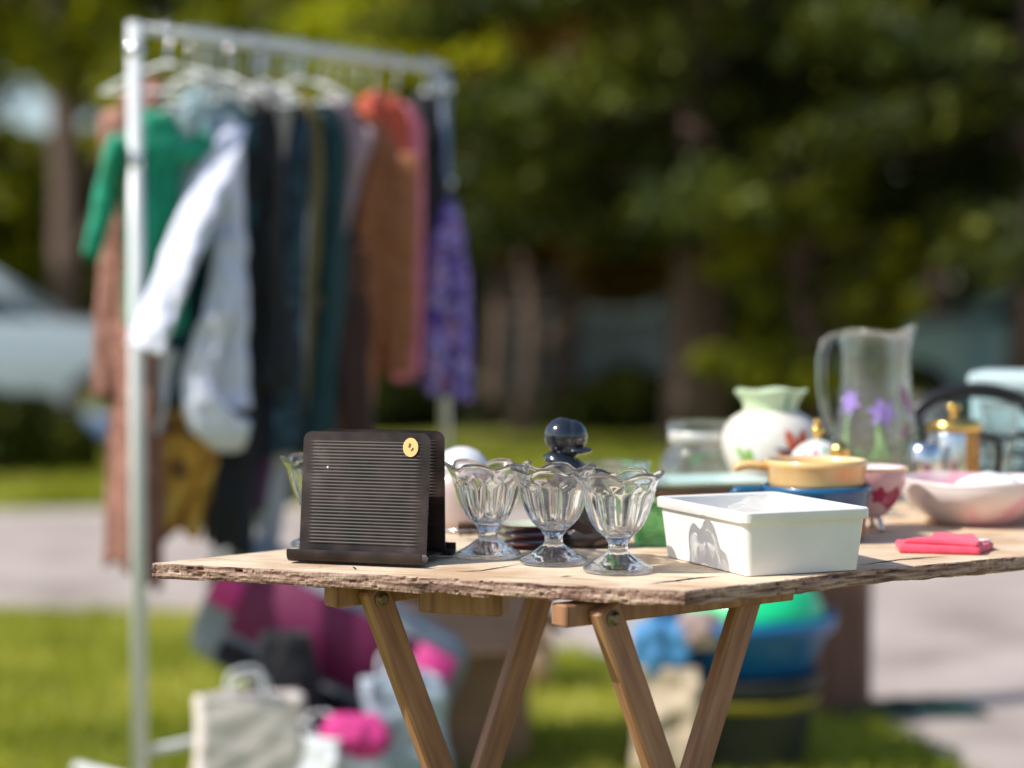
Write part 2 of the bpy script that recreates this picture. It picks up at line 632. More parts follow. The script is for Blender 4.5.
hedge('tall_hedge', 'long dark hedge closing the view far behind the trees', -12, 14, 35, 2.9, LEAF_DARK, 36000, 0.17, 41)
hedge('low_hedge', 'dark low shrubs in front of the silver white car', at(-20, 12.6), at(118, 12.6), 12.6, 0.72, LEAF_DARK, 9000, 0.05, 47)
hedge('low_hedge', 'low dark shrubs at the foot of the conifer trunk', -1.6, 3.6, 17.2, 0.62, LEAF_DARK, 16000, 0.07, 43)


# ------------------------------------------------------------------ house and cars behind
def house():
    Y = 26
    x0, x1 = at(488, Y), at(668, Y)
    root = thing('house', 'grey sided house with white framed windows half hidden behind the trees', 'house', ((x0 + x1) / 2, Y, 0))
    side = ramp_mat('house_siding', 'wave', [(0.0, (0.30, 0.34, 0.37)), (1.0, (0.46, 0.52, 0.56))], scale=3, rough=0.8, sc=(0, 0, 1), bump=0.4)
    wd = x1 - x0
    b = MB().box((0, 2, 1.3), (wd, 4, 2.6))
    b.build('wall', side, root, smooth=False)
    b = MB()
    b.add([(-wd / 2 - .3, -.4, 2.55), (wd / 2 + .3, -.4, 2.55), (wd / 2 + .3, 2, 3.7), (-wd / 2 - .3, 2, 3.7), (-wd / 2 - .3, 4.4, 2.55), (wd / 2 + .3, 4.4, 2.55),
           (-wd / 2 - .3, -.4, 2.45), (wd / 2 + .3, -.4, 2.45), (wd / 2 + .3, 4.4, 2.45), (-wd / 2 - .3, 4.4, 2.45)],
          [(0, 1, 2, 3), (3, 2, 5, 4), (0, 6, 7, 1), (6, 9, 8, 7), (4, 5, 8, 9), (0, 3, 4, 9, 6), (1, 7, 8, 5, 2)])
    b.build('roof', M('roof_shingle', (0.06, 0.055, 0.055), 0.9, var=0.3), root, smooth=False)
    pane = M('window_pane', (0.05, 0.08, 0.1), 0.05, 0.0, coat=0.6)
    for wx in (-0.62, 0.55):
        f = MB()
        for (cx, cz, dx, dz) in ((wx, 1.02, .9, .08), (wx, 1.98, .9, .08), (wx - .41, 1.5, .08, .88), (wx + .41, 1.5, .08, .88), (wx, 1.5, .78, .05)):
            f.box((cx, -.03, cz), (dx, .08, dz))
        fo = f.build('window', WHITE_PO, root, smooth=False)
        MB().box((wx, -.006, 1.5), (.76, .02, .9)).build('pane', pane, fo, smooth=False)


house()


def car(label, x, y, rz, paint, glassm):
    root = thing('parked_car', label, 'car', (x, y, 0), rz, 'cars parked behind the driveway')
    # side profile (x along the car, z), swept across its width with tumblehome
    lower = [(-2.18, .42), (-2.2, .62), (-2.12, .82), (-1.2, .98), (-.75, 1.0), (1.35, 1.02), (2.05, .98), (2.16, .82), (2.18, .5), (2.1, .3), (-2.05, .28)]
    b = MB()
    hw = .88
    secs = [(-hw, .86), (-hw * 0.97, .97), (-hw * .6, 1.0), (0, 1.01), (hw * .6, 1.0), (hw * .97, .97), (hw, .86)]
    vs = []
    for yy, s_ in secs:
        for (px, pz) in lower:
            vs.append((px * (s_ if abs(px) > 1.5 else 1), yy, .28 + (pz - .28) * s_))
    n = len(lower)
    fs = []
    for i in range(len(secs) - 1):
        for k in range(n):
            fs.append((i * n + k, i * n + (k + 1) % n, (i + 1) * n + (k + 1) % n, (i + 1) * n + k))
    fs += [tuple(range(n)), tuple((len(secs) - 1) * n + k for k in range(n))]
    b.add(vs, fs)
    b.build('body', paint, root, angle=40)
    up = [(-.95, .985), (-.25, 1.42), (.75, 1.46), (1.45, 1.36), (1.95, 1.0)]
    b = MB()
    vs = []
    for yy, s_ in ((-.8, 0), (-.6, .97), (0, 1.0), (.6, .97), (.8, 0)):
        for (px, pz) in up:
            vs.append((px * (1 if s_ else 1.0), yy, .985 + (pz - .985) * s_))
    n = len(up)
    fs = []
    for i in range(4):
        for k in range(n - 1):
            fs.append((i * n + k, i * n + k + 1, (i + 1) * n + k + 1, (i + 1) * n + k))
    b.add(vs, fs)
    b.build('window', glassm, root, angle=30)
    b = MB()
    vs = []
    for yy, s_ in ((-.6, .975), (0, 1.006), (.6, .975)):
        for (px, pz) in up[1:4]:
            vs.append((px, yy, .992 + (pz - .985) * s_ + .006))
    fs = [(0, 1, 4, 3), (1, 2, 5, 4), (3, 4, 7, 6), (4, 5, 8, 7)]
    b.add(vs, fs)
    b.build('roof', paint, root, solid=.02)
    for sy in (-1, 1):
        for (p, q) in ((up[0], up[1]), (up[3], up[4])):
            MB().tube([(p[0], sy * (.6 if p[1] > 1.1 else .79), p[1]), (q[0], sy * (.6 if q[1] > 1.1 else .79), q[1])], .035, n=6).build('pillar', paint, root)
        MB().tube([(.35, sy * .79, .99), (.35, sy * .61, 1.44)], .035, n=6).build('pillar', paint, root)
    tyre = M('tyre', (0.015, 0.015, 0.015), .8)
    for wx in (-1.4, 1.35):
        for sy in (-1, 1):
            w_ = MB().lathe([(.2, -.1), (.3, -.1), (.33, -.07), (.33, .07), (.3, .1), (.2, .1)], n=28)
            o = w_.build('wheel', tyre, root)
            o.rotation_euler = (pi / 2, 0, 0)
            o.location = (wx, sy * .83, .33)
            r_ = MB().lathe([(0, .06), (.06, .08), (.19, .055), (.205, .09)], n=28)
            rr = r_.build('rim', CHROME, o)
            if sy > 0:
                rr.rotation_euler = (pi, 0, 0)
    for sy in (-1, 1):
        MB().ball((-2.06, sy * .62, .74), .12, .6, 1.3, .7, n=8).build('headlight', M('lamp', (.75, .78, .8), .1), root)
        MB().box((2.13, sy * .7, .82), (.08, .22, .14), bev=.02).build('taillight', M('taillight', (.35, .02, .02), .2), root)
    return root


PAINT_W = M('silver_white_car_paint', (0.55, 0.62, 0.66), 0.25, 0.1, var=.03, coat=1)
PAINT_T = M('pale_blue_car_paint', (0.34, 0.56, 0.62), 0.3, 0.05, var=.03, coat=1)
CARGL = M('car_glass', (0.03, 0.045, 0.055), 0.05, 0.0, var=.1, coat=1)
car('silver white car parked behind the left side of the clothes rack', at(-70, 15.2), 15.2, radians(188), PAINT_W, CARGL)
car('pale blue car parked behind the glass pitcher at the right edge', at(1085, 16.0), 16.0, radians(-8), PAINT_T, CARGL)


# ------------------------------------------------------------------ plywood board on folding trestles
def wood_board():
    L, Nn = Vector((-0.413, 2.272)), Vector((0.178, 2.045))
    outline = []

    def seg(a, b, n):
        for i in range(n):
            outline.append(a.lerp(b, i / n))
    p1, p2, p3 = Vector((0.30, 2.133)), Vector((0.388, 2.205)), Vector((0.601, 2.336))
    p4 = Vector((1.55, 2.86))
    p5 = Vector((1.20, 3.80))
    p6 = L + Vector((.72, .69)) * 1.55
    seg(L, Nn, 560)
    seg(Nn, p1, 130)
    seg(p1, p2, 100)
    seg(p2, p3, 190)
    seg(p3, p4, 120)
    seg(p4, p5, 60)
    seg(p5, p6, 40)
    seg(p6, L, 160)
    n = len(outline)
    T = 0.0165
    zs = [0.0, -0.0012, -0.004, -0.0065, -0.009, -0.0115, -0.014, -T]
    top = []
    cen = sum((Vector(p) for p in outline), Vector((0, 0))) / n
    root = thing('plywood_board', 'rough weathered plywood tabletop with splintered edges laid across wooden trestles', 'table top', (0, 0, TT))
    # top sheet
    import bmesh
    nrm = []
    for i in range(n):
        t = (outline[(i + 1) % n] - outline[i - 1]).normalized()
        nrm.append(Vector((t.y, -t.x)))
    rings = []
    vs = []
    for j, z in enumerate(zs):
        for i, p in enumerate(outline):
            s_ = i * 0.0029
            a = mnoise.noise(Vector((p.x * 190, p.y * 190, j * 1.9)))
            b2 = mnoise.noise(Vector((p.x * 34, p.y * 34, 7.0 + (j > 3) * 3)))
            c3 = mnoise.noise(Vector((p.x * 9, p.y * 9, 3.0)))
            off = a * 0.0011 + mnoise.noise(Vector((p.x * 520, p.y * 520, j * 3.1))) * .0006 + b2 * 0.0012 + c3 * 0.003 - (0.0012 if j in (0, len(zs) - 1) else 0)
            # chips torn out of the lower plies
            ch = mnoise.noise(Vector((p.x * 110, p.y * 110, 20 + j * .8)))
            if ch > 0.32:
                off -= (ch - .32) * 0.013
            q = p + nrm[i] * off
            zz = z + mnoise.noise(Vector((p.x * 45, p.y * 45, j * 5.0))) * (0.0012 if j > 0 else 0.0003)
            if j == len(zs) - 1:
                zz += mnoise.noise(Vector((p.x * 28, p.y * 28, 44))) * 0.003
            vs.append((q.x, q.y, zz))
    fs = []
    for j in range(len(zs) - 1):
        for i in range(n):
            i2 = (i + 1) % n
            fs.append((j * n + i, (j + 1) * n + i, (j + 1) * n + i2, j * n + i2))
    edge_m = ramp_mat('splintered_ply_edge', 'noise', [(0.30, (0.045, 0.022, 0.016)), (0.42, (0.24, 0.13, 0.10)), (0.56, (0.46, 0.30, 0.235)), (0.75, (0.62, 0.47, 0.37))], scale=150, rough=0.95, sc=(.16, .16, 1.7), detail=8, bump=1.0)
    top_m, nt_, pp = newmat('plywood_face')
    v = coords(nt_, (1, 1, 1))
    rot = nt_.nodes.new('ShaderNodeVectorRotate')
    rot.rotation_type = 'Z_AXIS'
    rot.inputs['Angle'].default_value = radians(21)
    nt_.links.new(v, rot.inputs['Vector'])
    mp = nt_.nodes.new('ShaderNodeMapping')
    mp.inputs['Scale'].default_value = (5, 60, 1)
    nt_.links.new(rot.outputs[0], mp.inputs[0])
    n1 = nt_.nodes.new('ShaderNodeTexNoise')
    n1.inputs['Scale'].default_value = 2.2
    n1.inputs['Detail'].default_value = 10
    nt_.links.new(mp.outputs[0], n1.inputs[0])
    r1 = nt_.nodes.new('ShaderNodeValToRGB')
    e = r1.color_ramp.elements
    e.new(0.45)
    e.new(0.6)
    for el, (po, c) in zip(e, ((0.20, (0.30, 0.18, 0.10)), (0.36, (0.64, 0.48, 0.33)), (0.55, (0.79, 0.635, 0.455)), (0.8, (0.86, 0.73, 0.55)))):
        el.position = po
        el.color = (*c, 1)
    nt_.links.new(n1.outputs[0], r1.inputs[0])
    n2 = nt_.nodes.new('ShaderNodeTexNoise')
    n2.inputs['Scale'].default_value = 9
    n2.inputs['Detail'].default_value = 6
    nt_.links.new(v, n2.inputs[0])
    r2 = nt_.nodes.new('ShaderNodeValToRGB')
    r2.color_ramp.elements[0].position = .36
    r2.color_ramp.elements[0].color = (.70, .56, .45, 1)
    r2.color_ramp.elements[1].position = .56
    r2.color_ramp.elements[1].color = (1, 1, 1, 1)
    nt_.links.new(n2.outputs[0], r2.inputs[0])
    mm = nt_.nodes.new('ShaderNodeMix')
    mm.data_type = 'RGBA'
    mm.blend_type = 'MULTIPLY'
    mm.inputs[0].default_value = .8
    nt_.links.new(r1.outputs[0], mm.inputs[6])
    nt_.links.new(r2.outputs[0], mm.inputs[7])
    vo = nt_.nodes.new('ShaderNodeTexNoise')
    vo.inputs['Scale'].default_value = 150
    vo.inputs['Detail'].default_value = 3
    nt_.links.new(v, vo.inputs[0])
    r3 = nt_.nodes.new('ShaderNodeValToRGB')
    r3.color_ramp.elements[0].position = .66
    r3.color_ramp.elements[0].color = (1, 1, 1, 1)
    r3.color_ramp.elements[1].position = .74
    r3.color_ramp.elements[1].color = (.35, .24, .17, 1)
    nt_.links.new(vo.outputs[0], r3.inputs[0])
    m4 = nt_.nodes.new('ShaderNodeMix')
    m4.data_type = 'RGBA'
    m4.blend_type = 'MULTIPLY'
    m4.inputs[0].default_value = .8
    nt_.links.new(mm.outputs[2], m4.inputs[6])
    nt_.links.new(r3.outputs[0], m4.inputs[7])
    nt_.links.new(m4.outputs[2], pp.inputs['Base Color'])
    pp.inputs['Roughness'].default_value = .85
    bu = nt_.nodes.new('ShaderNodeBump')
    bu.inputs['Strength'].default_value = .5
    bu.inputs['Distance'].default_value = .002
    nt_.links.new(n1.outputs[0], bu.inputs['Height'])
    nt_.links.new(bu.outputs[0], pp.inputs['Normal'])
    b = MB()
    b.add(vs, fs)
    b.add([vs[(len(zs) - 1) * n + i] for i in range(n)], [tuple(range(n))])
    b.build('splintered_edge', edge_m, root, smooth=False)
    b = MB()
    b.add([(vs[i][0], vs[i][1], vs[i][2]) for i in range(n)], [tuple(range(n))])
    b.build('face_ply', top_m, root, smooth=False)
    # cracks in the face ply
    crk = M('crack', (0.03, 0.02, 0.014), .95)
    for (pts, wd) in ((((648, 585.5), (668, 583), (700, 579), (726, 577.5)), .0016),
                      (((455, 573), (480, 572), (505, 568), (530, 563)), .0012),
                      (((352, 568), (356, 571)), .003), ((( 318, 569), (322, 566)), .002),
                      (((560, 578), (574, 577)), .001), (((862, 566), (900, 561), (960, 556)), .0014)):
        l, r_ = [], []
        P = []
        for k in range(len(pts) - 1):
            for q in range(6):
                f_ = q / 6
                px = pts[k][0] * (1 - f_) + pts[k + 1][0] * f_
                py = pts[k][1] * (1 - f_) + pts[k + 1][1] * f_
                Y = (CAM_Z - TT) * F / (py - 310)
                P.append(Vector((at(px, Y), Y)))
        m_ = len(P)
        for k, p in enumerate(P):
            ww = wd * sin(pi * (k + .3) / m_) * (1 + .7 * mnoise.noise(Vector((p.x * 300, p.y * 300, 0))))
            l.append((p.x + .1 * ww, p.y + ww * 2, .0006))
            r_.append((p.x, p.y - ww * 2, .0006))
        b = MB()
        for k in range(m_ - 1):
            b.add([l[k], l[k + 1], r_[k + 1], r_[k]], [(0, 1, 2, 3)])
        b.build('crack', crk, root, smooth=False)
    # batten screwed under the front edge
    wood = TRW
    b = MB().box((at(464, 2.235), 2.235, -T - .018), (.100, .030, .034), rz=radians(-20), bev=.002)
    b.build('batten', wood, root, angle=30)
    return root


TRW = ramp_mat('varnished_pine', 'noise', [(0.3, (0.20, 0.085, 0.045)), (0.5, (0.35, 0.165, 0.088)), (0.75, (0.46, 0.245, 0.14))], scale=16, rough=0.5, sc=(5, 5, .5), detail=6, bump=.15)
wood_board()


def trestle(label, ax, ay, S, travel):
    ang = math.atan2(.6, .8)
    root = thing('folding_trestle', label, 'trestle', (ax, ay, 0), ang, 'wooden folding trestles under the board')
    top = TT - 0.0205
    b = MB().box((S / 2 - .005, .0, top - .0125), (S + .075, .026, .024), bev=.002)
    b.build('top_rail', TRW, root, angle=30)
    for k, (x0, x1, yy) in enumerate(((0.0, travel, -.0235), (S, S - travel, .0235))):
        p0, p1 = Vector((x0, yy, top - .003)), Vector((x1, yy, 0.008))
        d = p1 - p0
        b = MB().box((0, 0, 0), (.034, .019, d.length), bev=.003)
        o = b.build('leg', TRW, root, angle=30)
        o.location = (p0 + p1) / 2
        o.rotation_euler = (0, math.atan2(d.x, d.z) + pi, 0)
        h = MB().lathe([(0, .0035), (.0045, .0035), (.0065, .001), (.0065, -.001)], n=16)
        h.lathe([(.0065, -.001), (.0095, -.001), (.0095, -.0025)], n=16)
        q = h.build('bolt', STEEL, root, angle=30)
        q.location = (x0 + (.006 if k == 0 else -.006), -.0355 if k == 0 else .035, top - .016)
        q.rotation_euler = (pi / 2 if k == 0 else -pi / 2, 0, 0)
    # pivot bolt where the legs cross and a brace low down
    tcross = S / (2 * travel)
    zc = top * (1 - tcross)
    h = MB().tube([(S / 2, -.036, zc), (S / 2, .036, zc)], .005, n=12)
    h.build('pivot_bolt', STEEL, root)
    # the far pair of legs and stretchers under the far end of the board
    return root


t1 = trestle('folding wooden trestle under the board behind the black letter rack', -.172, 2.262, .292, .30)
t2 = trestle('folding wooden trestle under the near corner of the board below the sundae glasses', .083, 2.120, .262, .31)


# ------------------------------------------------------------------ black ribbed letter rack
def letter_rack():
    cx, cyy = at(371, 2.285), 2.300
    root = thing('letter_rack', 'black ribbed plastic letter rack with a round orange price sticker', 'letter rack', (cx, cyy, TT + .0005), radians(-17.5))
    m, nt, p = newmat('scuffed_black_plastic')
    v = coords(nt)
    ns = nt.nodes.new('ShaderNodeTexNoise')
    ns.inputs['Scale'].default_value = 26
    ns.inputs['Detail'].default_value = 8
    nt.links.new(v, ns.inputs[0])
    r = nt.nodes.new('ShaderNodeValToRGB')
    r.color_ramp.elements[0].position = .38
    r.color_ramp.elements[0].color = (0.013, 0.009, 0.008, 1)
    r.color_ramp.elements[1].position = .62
    r.color_ramp.elements[1].color = (0.046, 0.029, 0.026, 1)
    e3 = r.color_ramp.elements.new(.80)
    e3.color = (.10, .085, .078, 1)
    nt.links.new(ns.outputs[0], r.inputs[0])
    nt.links.new(r.outputs[0], p.inputs['Base Color'])
    p.inputs['Roughness'].default_value = .42
    p.inputs['Specular IOR Level'].default_value = .35
    m2 = nt.nodes.new('ShaderNodeMapRange')
    m2.inputs['To Min'].default_value = .3
    m2.inputs['To Max'].default_value = .6
    nt.links.new(ns.outputs[0], m2.inputs[0])
    nt.links.new(m2.outputs[0], p.inputs['Roughness'])
    W, H, R = .156, .149, .010
    th = .0024

    def panel(sgn):
        b = MB()
        zs = []
        z = .006
        # path rows: (y, z)
        rows = [(-.0252, .0165), (-.0258, .0135), (-.0256, .009), (-.0240, .0055), (-.0205, .0028), (-.016, .0016), (-.0105, .0022), (-.006, .0048), (-.003, .009)]
        rows = [(y_ - .001, z_) for y_, z_ in rows]
        nz = 330
        for i in range(nz + 1):
            zz = .012 + (H - .012) * i / nz
            rows.append((-.001 + (.017 if sgn > 0 else .003) * (zz / H), zz))
        xs = [-1 + 2 * i / 44 for i in range(45)]
        # extra columns around the plain borders
        vs, fs = [], []
        for side in (0, 1):
            for (y, z_) in rows:
                hwid = W / 2
                if z_ > H - R:
                    q = min(1, (z_ - (H - R)) / R)
                    hwid = W / 2 - R + R * sqrt(max(0, 1 - q * q))
                if z_ < .017 and y < -.0035:
                    hwid = W / 2 + .004
                for u in xs:
                    x = u * hwid
                    yy = y
                    if .020 < z_ < .138:
                        fade = min(1, max(0, (W / 2 - .0105 - abs(x)) / .0016))
                        ph = ((z_ - .020) / .00385) % 1.0
                        prof = min(1, max(0, (0.5 - abs(ph - .5)) * 5 - .6))
                        yy -= .00055 * fade * prof * (1 if side == 0 or sgn > 0 else -1)
                    yy += (side * th)
                    vs.append((x, yy * sgn + sgn * -.033, z_ + (side * th if z_ < .006 else 0)))
        nr, nx = len(rows), len(xs)
        off = nr * nx
        for j in range(nr - 1):
            for i in range(nx - 1):
                a = j * nx + i
                fs.append((a, a + 1, a + nx + 1, a + nx))
                fs.append((off + a, off + a + nx, off + a + nx + 1, off + a + 1))
            for i in (0, nx - 1):
                a = j * nx + i
                fs.append((a, a + nx, off + a + nx, off + a))
        for j in (0, nr - 1):
            for i in range(nx - 1):
                a = j * nx + i
                fs.append((a, a + 1, off + a + 1, off + a))
        b.add(vs, fs)
        return b
    panel(1).build('front_panel', m, root, angle=50)
    panel(-1).build('back_panel', m, root, angle=50)
    MB().box((0, 0, .0075), (W - .004, .060, .003), bev=.001).build('base_plate', m, root, angle=30)
    # price sticker, sits on the ribs of the front panel
    st = M('sticker_paper', (0.95, 0.60, 0.24), .7, var=.05)
    zc, xc = .133, .055
    yb = -.033 - .001 + .017 * (zc / H) - .0012
    b = MB()
    pts = [(xc + .0092 * cos(2 * pi * k / 40), yb + .0012 * sin(2 * pi * k / 40) - .0003, zc + .0108 * sin(2 * pi * k / 40)) for k in range(40)]
    b.poly(pts)
    s_ = b.build('price_sticker', st, root, smooth=False, solid=.0003)
    ink = M('ink', (0.09, 0.03, 0.02), .8)
    b = MB()
    b.tube([(xc - .0022, yb - .0008, zc + .0035), (xc - .0006, yb - .0008, zc + .0046), (xc - .0010, yb - .0008, zc + .0022), (xc - .0026, yb - .0008, zc + .0006), (xc - .0008, yb - .0008, zc + .0006)], .00050, n=6)
    b.tube([(xc + .0034, yb - .0008, zc - .0004), (xc + .0022, yb - .0008, zc - .0020), (xc + .0006, yb - .0008, zc - .0042)], .00055, n=6)
    b.tube([(xc + .0014, yb - .0008, zc - .0022), (xc + .0034, yb - .0008, zc - .0030)], .00045, n=6)
    b.build('handwritten_price', ink, s_)
    # small glued speck
    MB().ball((-.046, -.033 + .0105, .108), .0014, 1, .5, 1, n=8).build('glue_speck', WHITE_PL, root)


letter_rack()


# ------------------------------------------------------------------ tulip sundae glasses
def tulip_glass():
    root = thing('sundae_glass', '', 'glass')
    outer = [(0.0, .0), (.012, .0012), (.030, .0008), (.0372, .0006), (.0388, .0022), (.0388, .0044), (.0372, .0062), (.030, .0095), (.022, .0145), (.0155, .0195), (.0122, .0225),
             (.0108, .0255), (.0104, .0295), (.0106, .0330), (.0128, .0352), (.0136, .0368), (.0142, .0385),
             (.0175, .0415), (.0225, .0470), (.0275, .0540), (.0315, .0620), (.0345, .0700), (.0368, .0780), (.0385, .0850), (.0396, .0895), (.0408, .0925), (.0420, .0960), (.0436, .1000), (.0458, .1045), (.0482, .1085), (.0494, .1112), (.0493, .1130)]
    inner = [(.0478, .1138), (.0464, .1126), (.0440, .1080), (.0416, .1035), (.0396, .0990), (.0382, .0955), (.0368, .0925), (.0352, .0885), (.0338, .0830), (.0318, .0750), (.0290, .0660), (.0255, .0580), (.0210, .0515), (.0150, .0465), (.0080, .0440), (0.0, .0432)]
    NL = 6

    def env(z):
        return min(1, max(0, (z - .088) / .022))

    def rf(r, z, t, i):
        e = env(z)
        rr = r + e * .0028 * (cos(NL * t) - .2 * cos(2 * NL * t)) * (r / .049)
        if i < len(outer) and .040 < z < .0935:
            k = min(1, (z - .040) / .008) * min(1, (.0935 - z) / .004)
            rr += k * (abs(cos(NL * t)) ** 0.6 - .60) * .0034
        elif i < len(outer) and .0235 < z < .036:
            rr *= 1 + .04 * cos(8 * t)
        elif i < len(outer) and .007 < z < .021:
            rr += .0006 * cos(12 * t)
        elif i >= len(outer) and .05 < z < .094:
            rr -= .0010 * (abs(cos(NL * t)) - .6)
        return rr

    def zf(r, z, t, i):
        e = env(z)
        return .965 * (z + e * .0032 * (cos(NL * t) - .24 * cos(2 * NL * t)))
    b = MB()
    b.lathe(outer + inner, n=144, rf=rf, zf=zf)
    b.build('bowl', GLASS, root, subsurf=0)
    return root


g0 = tulip_glass()
gl = [(at(488, 2.328), 2.328, 10, 'clear tulip sundae glass nearest the black letter rack, first of the front three'),
      (at(553.8, 2.268), 2.268, 22, 'clear tulip sundae glass in the middle of the front three'),
      (at(618.5, 2.195), 2.195, 4, 'clear tulip sundae glass nearest the white bin, foremost of all'),
      (at(322, 2.43), 2.43, 15, 'clear tulip sundae glass peeking out behind the left end of the letter rack')]
for i, (x, y, a, lab) in enumerate(gl):
    o = g0 if i == 0 else copy_tree(g0)
    o.location = (x, y, TT + .0008)
    o.rotation_euler = (0, 0, radians(a))
    tag(o, lab, 'glass', 'clear tulip sundae glasses on the board')


# ------------------------------------------------------------------ white bin
def rrect(hx, hy, r, n=6):
    pts = []
    for (sx, sy, a0) in ((1, 1, 0), (-1, 1, pi / 2), (-1, -1, pi), (1, -1, 1.5 * pi)):
        for k in range(n + 1):
            a = a0 + pi / 2 * k / n
            pts.append((sx * (hx - r) + r * cos(a), sy * (hy - r) + r * sin(a)))
    return pts


def white_bin():
    r = Vector((.925, .38)).normalized()
    l = Vector((-r.y, r.x))
    near = Vector((.249, 2.137))
    hx, hy = .0815, .108
    c = near + r * hx + l * hy
    root = thing('storage_bin', 'shallow white plastic bin with a wide rim at the near edge of the board', 'bin', (c.x, c.y, TT + .0006), math.atan2(r.y, r.x))
    H = .0705
    rings = [(.0125, 0.000, .004), (.0105, .0008, .008), (.0045, H - .0125, .010), (.0045, H - .0118, .010), (0.0005, H - .0118, .012), (0, H - .011, .012), (0, H - .0012, .012), (.0010, H, .012), (.0070, H, .009), (.0085, H - .0014, .008), (.0130, .0045, .006), (.017, .003, .004)]
    b = MB()
    vs = []
    for (ins, z, rad) in rings:
        vs += [(x, y, z) for x, y in rrect(hx - ins, hy - ins, rad)]
    n = 28
    fs = []
    for j in range(len(rings) - 1):
        for k in range(n):
            fs.append((j * n + k, j * n + (k + 1) % n, (j + 1) * n + (k + 1) % n, (j + 1) * n + k))
    fs.append(tuple(range(n)))
    fs.append(tuple((len(rings) - 1) * n + k for k in range(n)))
    b.add(vs, fs)
    b.build('tub', WHITE_PL, root, angle=35)
    # clear bag lying in the bin
    g = thing('plastic_wrap', 'crumpled clear plastic wrap lying in the white bin', 'plastic wrap', (c.x + .0, c.y + .03, TT + .006))

    def cr(p):
        q = 1 + .35 * mnoise.noise(Vector(p) * 45)
        return Vector((p.x * q, p.y * q, p.z * q))
    b = MB().ball((0, 0, .033), .036, 1.1, .8, .93, n=22, f=cr)
    b.build('film', glass_mat('clear_film', thin=.75), g)


white_bin()


# ------------------------------------------------------------------ figurine, canister, plates, dishes
def figurine():
    Y = 2.42
    root = thing('abstract_figurine', 'glossy dark abstract figurine with a round head and draped collar behind the glasses', 'figurine', (at(585, Y), Y, TT))
    m = M('dark_glaze', (0.010, 0.014, 0.022), .12, var=.5, scale=30, coat=1)
    m2 = M('dark_brown_glaze', (0.030, 0.014, 0.010), .2, var=.4, scale=20, coat=.8)
    ox = at(566, Y) - at(585, Y)

    def head(p):
        cr_ = -.0035 * math.exp(-((p.x - .006) / .0028) ** 2) * (1 if p.y < 0 else 0)
        return Vector((p.x, p.y - cr_, p.z))
    b = MB()
    b.ball((ox - .004, 0, .1365), .0225, 1.0, 1, 1.02, n=30)
    b.ball((ox + .0085, -.002, .1365), .0185, .95, 1, 1.1, n=26)
    b.ball((ox + .002, -.004, .122), .016, 1.1, .9, .8, n=20)
    hd = b.build('head', m, root)
    b = MB().ball((ox + .016, -.008, .1195), .012, 1.35, 1.1, .40, n=16)
    b.build('chin', m, root)
    b = MB()
    b.tube([(ox - .026, -.006, .112), (ox - .020, -.010, .1115), (ox - .008, -.012, .106), (ox + .008, -.010, .098), (ox + .022, -.004, .086), (ox + .036, 0, .068), (ox + .040, 0, .056)], [.003, .010, .0145, .0165, .0170, .014, .006], n=24, flat=(1.3, .8))
    b.build('collar', m, root)
    b = MB()
    b.tube([(ox + .002, .006, .102), (ox + .004, .008, .085), (ox + .010, .008, .060), (ox + .020, .006, .038), (ox + .032, .0, .022), (ox + .040, -.004, .014)], [.014, .020, .025, .025, .021, .012], n=24)
    b.build('torso', m2, root)
    b = MB()
    b.tube([(-.030, .0, .012), (-.012, -.004, .013), (.010, -.006, .0135), (.030, -.004, .017), (.040, .0, .026), (.038, .006, .040)], [.009, .0125, .0135, .0150, .012, .006], n=20)
    b.build('base', m2, root)


figurine()


def canister():
    Y = 2.62
    root = thing('sugar_canister', 'pale pink canister with a white domed lid standing behind the letter rack', 'canister', (at(462, Y), Y, TT))
    b = MB().lathe([(0, 0), (.040, 0), (.046, .004), (.049, .02), (.048, .05), (.044, .068), (.036, .078), (.033, .080), (.033, .077), (0, .077)], n=48)
    b.build('body', M('pale_pink_glaze', (.55, .42, .38), .3, var=.06, coat=.5), root)
    b = MB().lathe([(.035, .080), (.0365, .083), (.035, .087), (.031, .095), (.022, .1045), (.010, .1095), (0, .1105)], n=40)
    lid = b.build('lid', M('white_glaze', (.82, .82, .83), .2, var=.03, coat=.5), root)
    ink = M('blue_grey_ink', (.10, .16, .30), .4)
    b = MB()
    for k, (dx, h) in enumerate(((0, .012), (.05, .015), (.12, .010), (.19, .015), (.25, .012), (.33, .015), (.4, .010))):
        a = -pi / 2 + dx * 1.0
        rr = .0492
        for s_ in (0, .05):
            b.box((rr * cos(a + s_), rr * sin(a + s_), .040 + h / 4), (.0022, .0012, h), rz=a + s_ + pi / 2, rx=.2)
    b.build('lettering', ink, root, smooth=False)
    # dark brush like object beside its foot
    r2 = thing('bottle_brush', 'small dark bristle brush lying in front of the pink canister', 'brush', (at(482, 2.50), 2.50, TT))
    n = 900
    V = []
    Fc = []
    for k in range(n):
        t = random.uniform(-.03, .03)
        a = random.uniform(0, 2 * pi)
        q = .013 * random.uniform(.75, 1)
        e = Vector((t, q * cos(a), .014 + q * sin(a)))
        c0 = Vector((t, 0, .014))
        V += [c0 + Vector((.0004, 0, 0)), c0 - Vector((.0004, 0, 0)), e]
        Fc.append((3 * k, 3 * k + 1, 3 * k + 2))
    b = MB()
    b.add(V, Fc)
    b.build('bristles', M('brown_bristle', (.10, .06, .045), .7), r2, smooth=False)
    MB().tube([(-.06, 0, .012), (.03, 0, .014)], .002, n=8).build('wire_handle', CHROME, r2)


canister()


